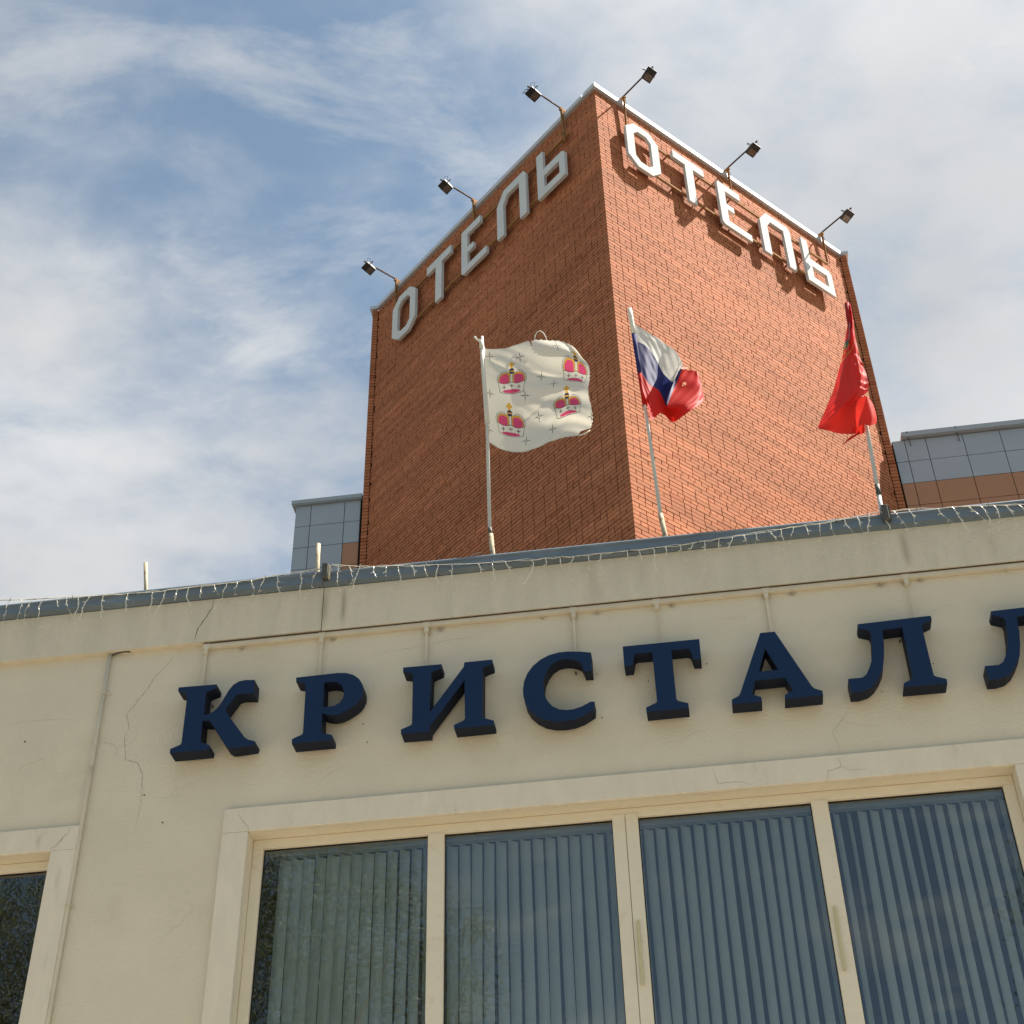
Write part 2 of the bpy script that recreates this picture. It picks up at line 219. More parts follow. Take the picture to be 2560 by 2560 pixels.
M_WHITE = mat('white_letter_sheet', (.64, .65, .62), .88, spec=.03, noise=.035, nscale=6, bump=.5, bscale=4, stain=((.45, .42, .36), 3, .6, .78, .35))
M_OCHRE = mat('ochre_steel', (.33, .165, .06), .85, spec=.08, noise=.2, nscale=12, stain=((.14, .06, .03), 9, .52, .7, .7))
M_ARM = mat('rusty_arm', (.08, .045, .032), .85, spec=.08, noise=.2, nscale=14)
M_LAMP = mat('lamp_housing', (.022, .02, .019), .55, noise=.2, nscale=20)
M_LGLASS = mat('lamp_glass', (.13, .095, .07), .3, noise=.15, nscale=9)
M_WIRE = mat('black_wire', (.012, .012, .013), .6)
M_WWIRE = mat('clear_wire', (.80, .77, .66), .32, spec=.6)
def clear_mat():
    m = bpy.data.materials.new('clear_plastic'); m.use_nodes = True
    nd, lk = m.node_tree.nodes, m.node_tree.links
    b = nd['Principled BSDF']; b.inputs['Base Color'].default_value = (.80, .76, .64, 1); b.inputs['Roughness'].default_value = .2
    tr = nd.new('ShaderNodeBsdfTransparent'); mx = nd.new('ShaderNodeMixShader'); mx.inputs[0].default_value = .7
    lk.new(tr.outputs[0], mx.inputs[1]); lk.new(b.outputs[0], mx.inputs[2]); lk.new(mx.outputs[0], nd['Material Output'].inputs[0])
    return m
M_CLEAR = clear_mat()
def streak_mat(name='rust_streak', color=(.24, .185, .10), amp=.85):
    m = bpy.data.materials.new(name); m.use_nodes = True
    nd, lk = m.node_tree.nodes, m.node_tree.links
    b = nd['Principled BSDF']; b.inputs['Base Color'].default_value = (*color, 1); b.inputs['Roughness'].default_value = .95; b.inputs['Specular IOR Level'].default_value = .1
    t = nd.new('ShaderNodeTexCoord'); s = nd.new('ShaderNodeSeparateXYZ'); lk.new(t.outputs['Generated'], s.inputs[0])
    def mth(op, a, b_):
        n = nd.new('ShaderNodeMath'); n.operation = op; n.use_clamp = True
        for i, q in enumerate((a, b_)):
            if isinstance(q, (int, float)): n.inputs[i].default_value = q
            else: lk.new(q, n.inputs[i])
        return n.outputs[0]
    fx = nd.new('ShaderNodeMath'); fx.operation = 'PINGPONG'; fx.inputs[1].default_value = .5; lk.new(s.outputs[0], fx.inputs[0])
    fz = nd.new('ShaderNodeMath'); fz.operation = 'PINGPONG'; fz.inputs[1].default_value = .5; lk.new(s.outputs[2], fz.inputs[0])
    n = nd.new('ShaderNodeTexNoise'); n.inputs['Scale'].default_value = 3; n.inputs['Detail'].default_value = 5; lk.new(t.outputs['Object'], n.inputs[0])
    fx2 = mth('POWER', mth('MULTIPLY', fx.outputs[0], 2.0), 1.6)
    a = mth('MULTIPLY', fx2, mth('MULTIPLY', fz.outputs[0], 3.0))
    a = mth('MULTIPLY', mth('MULTIPLY', a, n.outputs[0]), amp)
    lk.new(a, b.inputs['Alpha'])
    return m
M_STREAK = streak_mat(amp=.48)
M_GRIME = streak_mat('grime', (.2, .17, .125), .7)
M_BOX = mat('grey_box', (.085, .082, .07), .7, noise=.15, nscale=9)
M_BEIGE = mat('beige_clip', (.55, .48, .36), .6, noise=.1, nscale=9)
M_POLE = mat('white_pole', (.54, .53, .48), .65, spec=.15, noise=.08, nscale=6, stain=((.25, .22, .18), 5, .6, .72, .6))
M_SLEEVE = mat('cream_rusty_pole', (.44, .39, .28), .8, spec=.05, noise=.1, nscale=8, stain=((.16, .075, .03), 12, .52, .62, .95), stretch=(1, 1, .5))
M_GPANEL = mat('grey_panel', (.38, .415, .435), .34, spec=.5, noise=.04, nscale=1.5)
M_BPANEL = mat('brown_panel', (.43, .205, .095), .45, spec=.5, noise=.04, nscale=1.5)
M_JOINT = mat('panel_joint', (.035, .033, .03), .9)
M_ROOM = mat('room_paint', (.20, .20, .20), .9)
M_ROOF = mat('roof_felt', (.06, .06, .06), .95, noise=.2)
M_PAVE = mat('asphalt', (.085, .078, .068), .95, noise=.25, nscale=.8, bump=.5, bscale=30)
M_KERB = mat('concrete_paving', (.33, .29, .225), .9, noise=.12, nscale=2, bump=.4, bscale=20)
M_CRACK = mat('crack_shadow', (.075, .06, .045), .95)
M_FINE = mat('hairline_crack', (.25, .215, .16), .95)
M_BARK = mat('bark', (.10, .075, .055), .95, noise=.3, nscale=8)
M_RUST = mat('rust_streak', (.30, .235, .14), .95, noise=.15, nscale=12)

def leaf_mat():
    m = bpy.data.materials.new('leaf'); m.use_nodes = True
    nd, lk = m.node_tree.nodes, m.node_tree.links
    b = nd['Principled BSDF']; b.inputs['Roughness'].default_value = .5
    g = nd.new('ShaderNodeNewGeometry'); ramp = nd.new('ShaderNodeValToRGB'); e = ramp.color_ramp.elements
    e[0].color = (.05, .07, .02, 1); e[1].color = (.20, .21, .07, 1); lk.new(g.outputs['Random Per Island'], ramp.inputs[0])
    lk.new(ramp.outputs[0], b.inputs['Base Color'])
    tr = nd.new('ShaderNodeBsdfTranslucent'); lk.new(ramp.outputs[0], tr.inputs[0])
    mx = nd.new('ShaderNodeMixShader'); mx.inputs[0].default_value = .35
    lk.new(b.outputs[0], mx.inputs[1]); lk.new(tr.outputs[0], mx.inputs[2]); lk.new(mx.outputs[0], nd['Material Output'].inputs[0])
    return m
M_LEAF = leaf_mat()

def glass_mat():
    m = bpy.data.materials.new('window_glass'); m.use_nodes = True
    nd, lk = m.node_tree.nodes, m.node_tree.links
    nd.remove(nd['Principled BSDF'])
    tr = nd.new('ShaderNodeBsdfTransparent'); tr.inputs[0].default_value = (.92, .96, .95, 1)
    gl = nd.new('ShaderNodeBsdfGlossy'); gl.inputs['Roughness'].default_value = .0; gl.inputs['Color'].default_value = (.92, .94, .93, 1)
    fr = nd.new('ShaderNodeFresnel'); fr.inputs['IOR'].default_value = 1.52
    ml = nd.new('ShaderNodeMath'); ml.operation = 'MULTIPLY_ADD'; ml.use_clamp = True; ml.inputs[1].default_value = 2.7; ml.inputs[2].default_value = .02
    t = nd.new('ShaderNodeTexCoord'); n = nd.new('ShaderNodeTexNoise'); n.inputs['Scale'].default_value = .9; n.inputs['Detail'].default_value = 1
    lk.new(t.outputs['Object'], n.inputs[0])
    bp = nd.new('ShaderNodeBump'); bp.inputs['Strength'].default_value = .035; bp.inputs['Distance'].default_value = .02; lk.new(n.outputs[0], bp.inputs['Height']); lk.new(bp.outputs[0], gl.inputs['Normal'])
    lk.new(fr.outputs[0], ml.inputs[0])
    mx = nd.new('ShaderNodeMixShader'); lk.new(ml.outputs[0], mx.inputs[0]); lk.new(tr.outputs[0], mx.inputs[1]); lk.new(gl.outputs[0], mx.inputs[2])
    lk.new(mx.outputs[0], nd['Material Output'].inputs[0])
    return m
M_GLASS = glass_mat()

def cloth_mat(name, color=None, attr=None, trans=.35, rough=.75, spec=.25):
    m = bpy.data.materials.new(name); m.use_nodes = True
    nd, lk = m.node_tree.nodes, m.node_tree.links
    b = nd['Principled BSDF']; b.inputs['Roughness'].default_value = rough; b.inputs['Specular IOR Level'].default_value = spec
    tr = nd.new('ShaderNodeBsdfTranslucent')
    if attr:
        a = nd.new('ShaderNodeVertexColor'); a.layer_name = attr
        lk.new(a.outputs[0], b.inputs['Base Color']); lk.new(a.outputs[0], tr.inputs[0])
    else:
        b.inputs['Base Color'].default_value = (*color, 1); tr.inputs[0].default_value = (*color, 1)
    mx = nd.new('ShaderNodeMixShader'); mx.inputs[0].default_value = trans
    lk.new(b.outputs[0], mx.inputs[1]); lk.new(tr.outputs[0], mx.inputs[2]); lk.new(mx.outputs[0], nd['Material Output'].inputs[0])
    return m
M_FLAG = cloth_mat('printed_flag_cloth', attr='print', trans=.28)
M_REDC = cloth_mat('red_flag_cloth', attr='print', trans=.42, rough=.62, spec=.22)
M_WCLOTH = cloth_mat('white_flag_cloth', (.74, .71, .62), trans=.2)
M_SLAT = cloth_mat('blind_fabric', (.86, .89, .82), trans=.3, rough=.85, spec=.1)

# ------------------------------------------------------------------ frames and objects
FF = Matrix.Translation((0, 8.4, 0)) @ Matrix.Rotation(R(-7.25), 4, 'Z')           # front facade: x along, y inwards
TF = Matrix.Translation((1.6716, 16.1908, 0)) @ Matrix.Rotation(R(39.43), 4, 'Z')  # tower: corner at the origin
WF = Matrix.Identity(4)
BASE = {}
def thing(name, label, cat, frame=WF, base=(0, 0, 0), group=None):
    o = bpy.data.objects.new(name, None); col.objects.link(o)
    o.empty_display_size = .1
    o.matrix_world = frame @ Matrix.Translation(base)
    o['label'] = label; o['category'] = cat
    if group: o['group'] = group
    BASE[o.name] = Vector(base)
    return o

class MB:
    def __init__(s): s.v = []; s.f = []; s.m = []
    def add(s, vs, fs, mi=0):
        k = len(s.v); s.v += [tuple(q) for q in vs]; s.f += [tuple(i + k for i in f) for f in fs]; s.m += [mi] * len(fs)
    def box(s, x0, x1, y0, y1, z0, z1, mi=0, faces='xXyYzZ'):
        v = [(x0, y0, z0), (x1, y0, z0), (x1, y1, z0), (x0, y1, z0), (x0, y0, z1), (x1, y0, z1), (x1, y1, z1), (x0, y1, z1)]
        F = {'z': (3, 2, 1, 0), 'Z': (4, 5, 6, 7), 'y': (0, 1, 5, 4), 'Y': (2, 3, 7, 6), 'x': (3, 0, 4, 7), 'X': (1, 2, 6, 5)}
        s.add(v, [F[c] for c in faces], mi)
    def prism(s, outer, holes, y0, y1, mf=0, ms=0, fn=None):
        """polygon in (x,z) pushed from y0 (front) to y1 (back); fn maps (x,y,z) elsewhere"""
        loops = [outer] + list(holes)
        tri = tessellate_polygon([[Vector((a, b, 0)) for a, b in L] for L in loops])
        flat = [p for L in loops for p in L]
        T_ = fn or (lambda x, y, z: (x, y, z))
        k = len(flat)
        vs = [T_(a, y0, b) for a, b in flat] + [T_(a, y1, b) for a, b in flat]
        s.add(vs, [t for t in tri] + [tuple(i + k for i in reversed(t)) for t in tri], mf)
        off = 0
        for L in loops:
            n = len(L)
            vs = [T_(a, y0, b) for a, b in L] + [T_(a, y1, b) for a, b in L]
            s.add(vs, [(i, (i + 1) % n, n + (i + 1) % n, n + i) for i in range(n)], ms)
            off += n
    def tube(s, pts, r, n=8, mi=0, caps=True):
        pts = [Vector(p) for p in pts]; k0 = len(s.v)
        if not isinstance(r, (list, tuple)): r = [r] * len(pts)
        ring = []
        up = None
        for i, p in enumerate(pts):
            d = (pts[min(i + 1, len(pts) - 1)] - pts[max(i - 1, 0)]).normalized()
            if up is None: up = Vector((0, 0, 1)) if abs(d.z) < .9 else Vector((1, 0, 0))
            a = d.cross(up).normalized(); b = a.cross(d).normalized(); up = b
            ring.append([tuple(p + r[i] * (math.cos(2 * math.pi * j / n) * a + math.sin(2 * math.pi * j / n) * b)) for j in range(n)])
        vs = [q for g in ring for q in g]
        fs = [(i * n + j, i * n + (j + 1) % n, (i + 1) * n + (j + 1) % n, (i + 1) * n + j) for i in range(len(pts) - 1) for j in range(n)]
        if caps: fs += [tuple(range(n - 1, -1, -1)), tuple((len(pts) - 1) * n + j for j in range(n))]
        s.add(vs, fs, mi)
    def rod(s, a, b, w, h, mi=0):
        """rectangular bar from a to b"""
        a, b = Vector(a), Vector(b); d = (b - a).normalized()
        u = d.cross(Vector((0, 0, 1))) if abs(d.z) < .95 else Vector((1, 0, 0)); u.normalize(); q = u.cross(d).normalized()
        vs = [p + sx * u * w / 2 + sz * q * h / 2 for p in (a, b) for sx, sz in ((-1, -1), (1, -1), (1, 1), (-1, 1))]
        s.add(vs, [(0, 1, 2, 3), (7, 6, 5, 4), (0, 4, 5, 1), (1, 5, 6, 2), (2, 6, 7, 3), (3, 7, 4, 0)], mi)
    def build(s, name, mats, parent=None, smooth=False, frame=None, sub=None, fixn=True, bevel=0):
        if not isinstance(mats, (list, tuple)): mats = [mats]
        root = parent
        while root is not None and root.parent is not None: root = root.parent
        off = BASE[root.name] if root is not None else Vector((0, 0, 0))
        me = bpy.data.meshes.new(name)
        me.from_pydata([(x - off.x, y - off.y, z - off.z) for x, y, z in s.v], [], s.f)
        for q in mats: me.materials.append(q)
        me.polygons.foreach_set('material_index', s.m)
        if smooth: me.polygons.foreach_set('use_smooth', [True] * len(s.f))
        if fixn:
            import bmesh
            bm = bmesh.new(); bm.from_mesh(me); bmesh.ops.remove_doubles(bm, verts=bm.verts, dist=1e-5) if smooth else None
            bmesh.ops.recalc_face_normals(bm, faces=bm.faces); bm.to_mesh(me); bm.free()
        me.update()
        o = bpy.data.objects.new(name, me); col.objects.link(o)
        if parent is not None: o.parent = parent
        elif frame is not None: o.matrix_world = frame
        if bevel:
            md = o.modifiers.new('soft_edges', 'BEVEL'); md.width = bevel; md.segments = 2; md.limit_method = 'ANGLE'
        return o
def tag(o, **kw):
    for k, v in kw.items(): o[k] = v
    return o

rng = random.Random(7)
# ------------------------------------------------------------------ ground
g = MB(); g.add([(-600, -600, 0), (600, -600, 0), (600, 600, 0), (-600, 600, 0)], [(0, 1, 2, 3)])
tag(g.build('ground', M_PAVE), kind='structure')
g = MB(); g.box(-40, 40, -9.0, -.012, 0.004, .13)
tag(g.build('pavement', M_KERB, frame=FF), kind='structure')

# ------------------------------------------------------------------ front building
fb = thing('front_building', 'low cream rendered building with blue metal parapet coping and cracked walls below the brick tower', 'building', FF, (0, 0, 0))
ZT = 7.49
w = MB()
WIN = [(-4.9, -3.007, 3.9, 6.005), (-1.72, 2.985, 3.9, 6.022)]
xs = [-14, -4.9, -3.007, -1.72, 2.985, 14]
w.box(-14, 14, 0, .3, 6.022, ZT)
w.box(-14, 14, 0, .3, 0, 3.9)
w.box(-4.9, -3.007, 0, .3, 6.005, 6.022, faces='yYz')
for a, b in ((-14, -4.9), (-3.007, -1.72), (2.985, 14)): w.box(a, b, 0, .3, 3.9, 6.022, faces='xXyY')
w.box(-14, 14, .3, .55, ZT, 7.80, faces='xXYZ')
w.box(-14, -13.7, .3, 12.5, 0, 7.4); w.box(13.7, 14, .3, 12.5, 0, 7.4)
w.build('wall', M_WALL, fb)
fa = MB(); fa.box(-14, -1.336, -.05, .55, ZT, 7.845); fa.box(-1.330, 14, -.05, .55, ZT - .004, 7.842)
fa.build('fascia', M_FASCIA, fb)
rf = MB(); rf.box(-13.6, 13.6, .56, 12.6, 7.2, 7.4); rf.build('roof', M_ROOF, fb)
# coping in sheet lengths with a lip, joints between them
edges = [-14, -10.2, -6.3, -3.9, -1.335, -.52, 1.42, 2.56, 4.9, 8.5, 14]
for i in range(len(edges) - 1):
    a, b = edges[i] + .002, edges[i + 1] - .002
    d = .0025 * (i % 2); dz = -.010 * (edges[i] + 3.8) / 7.2
    c = MB()
    prof = [(-.094 - d, 7.862 + dz), (-.090 - d, 7.930 + dz), (-.098 - d, 7.934 + dz), (-.098 - d, 7.944 + dz), (-.088 - d, 7.950 + dz), (-.078 - d, 7.966 + dz), (.60, 7.99 + dz), (.60, 7.85 + dz), (-.055, 7.85 + dz)]
    n = len(prof)
    vs = [(a, y, z) for y, z in prof] + [(b, y, z) for y, z in prof]
    c.add(vs, [(k, (k + 1) % n, n + (k + 1) % n, n + k) for k in range(n)] + [tuple(range(n)), tuple(range(2 * n - 1, n - 1, -1))])
    c.build('coping', M_COPING, fb)
# seams turned up on the sheets
for u in edges[1:-1]:
    c = MB(); c.box(u - .006, u + .006, -.101, -.0995, 7.855, 7.928); c.build('coping_seam', M_COPING, fb)
# architraves: one moulding piece per side
def architrave(x0, x1, z0, z1, wd, right=True):
    a = MB(); a.box(x0 - wd, x1 + (wd if right else 0), -.03, -.0005, z1, z1 + wd); a.build('architrave', M_TRIM, fb, bevel=.004)
    a = MB(); a.box(x0 - wd, x0, -.0305, -.0005, z0 - .1, z1 - .0015); a.build('architrave', M_TRIM, fb, bevel=.004)
    a = MB(); a.box(x1, x1 + wd, -.0305, -.0005, z0 - .1, z1 - .0015); a.build('architrave', M_TRIM, fb, bevel=.004)
    a = MB(); a.box(x0 - wd - .05, x1 + wd + .05, -.09, .1, z0 - .16, z0 - .1 - .001); a.build('sill', M_TRIM, fb)
architrave(-1.72, 2.985, 4.0, 6.022, .168)
architrave(-4.9, -3.007, 4.0, 6.005, .165)
# cable duct under the fascia with tees and drops to the letters
d = MB(); d.box(-2.165, 14, -.032, -.002, 7.446, 7.478); d.build('cable_duct', M_DUCT, fb)
d = MB(); d.box(-2.165, 14, -.040, -.002, 7.4785, 7.483); d.build('joint_shade', M_CRACK, fb)  # solid dark bar standing in for the shade between fascia and duct
for u, zb in ((-2.147, 7.03), (-1.332, 7.03), (-.603, 7.03), (.400, 7.03), (.962, 7.03), (1.688, 7.03), (2.605, 7.03)):
    d = MB(); d.box(u - .024, u + .024, -.036, -.001, 7.440, 7.4782); d.box(u - .014, u + .014, -.034, -.002, 7.400, 7.440)
    if u > 2 or .9 < u < 1: d.tube([(u, -.012, 7.41), (u + .002, -.012, 7.28), (u - .003, -.012, 7.15), (u, -.012, zb)], .0045, 6)
    else: d.box(u - .0095, u + .0095, -.021, -.002, zb, 7.400)
    d.build('duct_drop', M_DUCT, fb)
for u in (-1.9, -1.26, -.51, .19, .56, 1.06, 1.86, 2.44, 2.70, 3.25):
    d = MB(); d.tube([(u, -.012, 7.449), (u + .006, -.016, 7.432)], .006, 6); d.build('duct_clip', M_BEIGE, fb)
# riser pipe on the left
d = MB(); d.tube([(-2.845, -.016, 7.486), (-2.838, -.016, 6.6), (-2.832, -.016, 5.5), (-2.832, -.016, 4.6), (-2.828, -.016, .2)], .0135, 10)
rp = d.build('riser_pipe', M_DUCT, fb, smooth=True)
for z in (7.16, 5.62, 4.3):
    d = MB(); d.tube([(-2.862, -.008, z), (-2.85, -.032, z), (-2.822, -.032, z), (-2.81, -.008, z), (-2.79, -.004, z - .004)], .0035, 6); d.build('pipe_clip', M_DUCT, rp)
d = MB(); d.tube([(-2.83, -.012, 7.478), (-2.78, -.02, 7.488), (-2.73, -.022, 7.496), (-2.70, -.02, 7.486)], [.006, .008, .012, .007], 7)
d.build('duct_clip', M_BOX, fb)
for u_, z0_, z1_, w_ in ((-1.185, 7.50, 7.84, .035), (-1.32, 7.50, 7.84, .05), (2.64, 7.50, 7.84, .05)):
    c = MB(); c.add([(u_ - w_, -.0512, z0_), (u_ + w_, -.0512, z0_), (u_ + w_, -.0512, z1_), (u_ - w_, -.0512, z1_)], [(0, 1, 2, 3)]); c.build('stain', M_STREAK, fb, fixn=False)
# cracks in the render, thin dark gashes of uneven width
def ribbon(mb, pts, y, wd, mi=0, jag=.004):
    P = []
    for i in range(len(pts) - 1):
        a, b = pts[i], pts[i + 1]; L = math.hypot(b[0] - a[0], b[1] - a[1]); n = max(2, int(L / .02))
        for k in range(n): P.append((a[0] + (b[0] - a[0]) * k / n + rng.uniform(-jag, jag), a[1] + (b[1] - a[1]) * k / n + rng.uniform(-jag, jag)))
    P.append(pts[-1])
    vs = []; N_ = len(P)
    for i, p in enumerate(P):
        q0, q1 = P[max(i - 1, 0)], P[min(i + 1, N_ - 1)]; dx, dz = q1[0] - q0[0], q1[1] - q0[1]; L = math.hypot(dx, dz) or 1
        h = wd * (.35 + .65 * rng.random()) * min(1, .25 + 3 * min(i, N_ - 1 - i) / N_)
        vs += [(p[0] - dz / L * h, y, p[1] + dx / L * h), (p[0] + dz / L * h, y, p[1] - dx / L * h)]
    mb.add(vs, [(2 * i, 2 * i + 1, 2 * i + 3, 2 * i + 2) for i in range(N_ - 1)], mi)
for u_, w_, h_ in ((-1.9, .05, .05), (-1.26, .04, .05), (-.51, .05, .06), (.19, .03, .04), (.56, .05, .05), (1.06, .04, .05), (1.86, .05, .05), (2.44, .06, .05), (2.70, .05, .04), (-.60, .05, .09), (.40, .04, .08), (1.69, .05, .06), (2.6, .05, .06)):
    c = MB(); c.add([(u_ - w_, -.0008, 7.455 - h_), (u_ + w_, -.0008, 7.455 - h_), (u_ + w_, -.0008, 7.475), (u_ - w_, -.0008, 7.475)], [(0, 1, 2, 3)]); c.build('stain', M_GRIME, fb, fixn=False)
for p0, n_ in (((-2.6, 6.9), 16), ((-.2, 6.45), 14), (((1.3), 7.3), 12), ((2.0, 6.5), 10), ((-2.1, 5.6), 14), ((.9, 6.38), 12), ((-3.3, 6.6), 12), ((-2.4, 6.35), 12), ((2.9, 7.2), 10)):
    x_, z_ = p0; a_ = rng.uniform(-2, 2); pp = [(x_, z_)]
    for k in range(n_):
        a_ += rng.uniform(-.7, .7); x_ += .035 * math.cos(a_); z_ += .02 * math.sin(a_) - .004; pp.append((x_, z_))
    c = MB(); ribbon(c, pp, -.0012, .0005, jag=.003); c.build('crack', M_FINE, fb, fixn=False)
for i, (v, pts) in enumerate(D['cracks']):
    wd = [.0030, .0011, .0006, .0006, .0008, .0008, .0010, .0008, .0010, .0018, .0012, .0006, .0006][i]
    c = MB(); ribbon(c, pts, v - .0015, wd); c.build('crack', M_CRACK if wd >= .001 else M_FINE, fb, fixn=False)
c = MB(); ribbon(c, [(-1.42, 6.196), (-.6, 6.194), (.3, 6.196), (1.5, 6.193), (3.1, 6.196)], -.0015, .0012, jag=.002); c.build('crack', M_FINE, fb, fixn=False)
c = MB(); ribbon(c, [(.42, 6.024), (.55, 6.032), (.66, 6.03), (.74, 6.036)], .0975, .004, jag=.003); c.build('crack', M_CRACK, fb, fixn=False)
# old screw holes and plugs in the wall
for u, z in ((-.985, 6.60), (-1.02, 6.74), (.545, 6.62), (.53, 6.95), (1.245, 6.95), (2.66, 6.79), (2.31, 6.62), (-2.45, 6.36), (.86, 6.86), (2.55, 7.14), (-3.35, 6.85), (-2.3, 6.15)):
    c = MB(); c.tube([(u, -.002, z), (u, .002, z)], rng.uniform(.003, .007), 8); c.build('screw_hole', M_CRACK, fb)

# ------------------------------------------------------------------ windows (parts of the front building)
def window(x0, x1, z0, z1, mulls, handles, fw=.062):
    win = MB()
    win.box(x0 + .001, x1 - .001, .1, .16, z1 - fw, z1 - .001); win.box(x0 + .001, x1 - .001, .1, .16, z0, z0 + fw)
    win.box(x0 + .001, x0 + fw + .006, .1, .16, z0 + fw, z1 - fw); win.box(x1 - fw - .006, x1 - .001, .1, .16, z0 + fw, z1 - fw)
    W = win.build('window', M_PVC, fb, bevel=.004)
    prev = x0 + fw + .006
    cells = []
    for a, b, dbl in mulls:
        c = MB()
        if dbl:
            mid = (a + b) / 2 + .002
            c.box(a, mid - .003, .096, .15, z0 + fw, z1 - fw + .02); c.box(mid + .001, b, .094, .15, z0 + fw, z1 - fw + .02)
            c.box(mid - .003, mid + .001, .11, .15, z0 + fw, z1 - fw + .02)
        else: c.box(a, b, .094, .15, z0 + fw, z1 - fw + .003)
        c.build('mullion', M_PVC, W, bevel=.005)
        cells.append((prev, a)); prev = b
    cells.append((prev, x1 - fw - .006))
    for a, b in cells:
        c = MB()   # dark rubber bead and the pane behind it
        t = .006
        c.box(a, b, .128, .14, z1 - fw - t, z1 - fw); c.box(a, a + t, .128, .14, z0 + fw, z1 - fw - t); c.box(b - t, b, .128, .14, z0 + fw, z1 - fw - t)
        c.build('glazing_bead', M_WIRE, W)
        c = MB(); c.box(a + .001, b - .001, .134, .138, z0 + fw, z1 - fw - .001, faces='y'); p = c.build('pane', M_GLASS, W, fixn=False)
    for u, za, zb in handles:
        c = MB(); c.tube([(u, .082, za), (u, .082, zb)], .0095, 10); c.box(u - .008, u + .008, .082, .095, zb - .03, zb - .005); c.box(u - .008, u + .008, .082, .095, za + .005, za + .03)
        c.build('handle', M_HANDLE, W, smooth=False)
    return W
window(-1.72, 2.985, 3.93, 6.022, [(-.595, -.492, False), (.558, .716, True), (1.772, 1.872, False)], [(.668, 4.89, 5.275), (1.808, 4.885, 5.268)])
window(-4.9, -3.007, 3.93, 6.005, [], [], fw=.058)
rm = MB()
for x0, x1 in ((-5.6, -2.6), (-2.5, 4.2)):
    rm.box(x0, x1, .31, 5.5, 3.4, 6.55)
    # lining of the opening
ro = rm.build('room_lining', M_ROOM, fb, fixn=False)
# open the room boxes towards the window: rebuild the front with the opening left free
me = ro.data
import bmesh
bm = bmesh.new(); bm.from_mesh(me)
bmesh.ops.delete(bm, geom=[f for f in bm.faces if abs(f.calc_center_median().y - .31) < 1e-3], context='FACES'); bm.to_mesh(me); bm.free()
rl = MB()
for (x0, x1), (a, b, z0, z1) in zip(((-5.6, -2.6), (-2.5, 4.2)), WIN):
    rl.box(x0, a, .302, .31, 3.4, 6.55); rl.box(b, x1, .302, .31, 3.4, 6.55); rl.box(a, b, .302, .31, z1, 6.55); rl.box(a, b, .302, .31, 3.4, z0)
rl.build('room_lining', M_ROOM, fb)

# ------------------------------------------------------------------ vertical blind behind the large window
bl = thing('vertical_blind', 'pale vertical slat blind hanging behind the four panes of the large window', 'blind', FF, (-1.65, .2, 5.96))
h = MB(); h.box(-1.64, 2.95, .20, .25, 5.945, 5.992); h.build('headrail', M_SLAT, bl)
brg = random.Random(3)
u = -1.535; k = 0
slat_meshes = {}
SLW, SLA = .084, 47.0
while u < 2.93:
    ang = SLA + brg.uniform(-3, 3) + (6 if 8 < k < 12 else 0) + {4: -12, 3: 9, 37: 8, 45: 15, 46: 26, 50: 12, 51: 20, 52: 6}.get(k, 0)
    top, bot = 5.935, 3.99
    key = k % 6
    if key not in slat_meshes:
        s_ = MB(); n = 7; r2 = random.Random(key); bow = .008 + .004 * r2.random(); bow *= 1.6; vs = []
        rows = 7
        for j in range(rows):
            z = top + (bot - top) * j / (rows - 1) - 5.96
            sway = .003 * math.sin(j * 1.1 + key)
            for i in range(n):
                t = i / (n - 1) - .5
                vs.append((t * SLW, bow * (1 - 4 * t * t) + sway, z))
        # top corners slanted to the hook
        fs = [(j * n + i, j * n + i + 1, (j + 1) * n + i + 1, (j + 1) * n + i) for j in range(rows - 1) for i in range(n - 1)]
        me_ = bpy.data.meshes.new('slat'); me_.from_pydata(vs, [], fs); me_.materials.append(M_SLAT)
        me_.polygons.foreach_set('use_smooth', [True] * len(fs)); slat_meshes[key] = me_
    o = bpy.data.objects.new('slat', slat_meshes[key]); col.objects.link(o); o.parent = bl
    o.location = (u + 1.65, .225 - .2, 0); o.rotation_euler = (R(brg.uniform(-.4, .4)), R(brg.uniform(-.35, .35)), R(SLSIGN * ang))
    u += .0768; k += 1

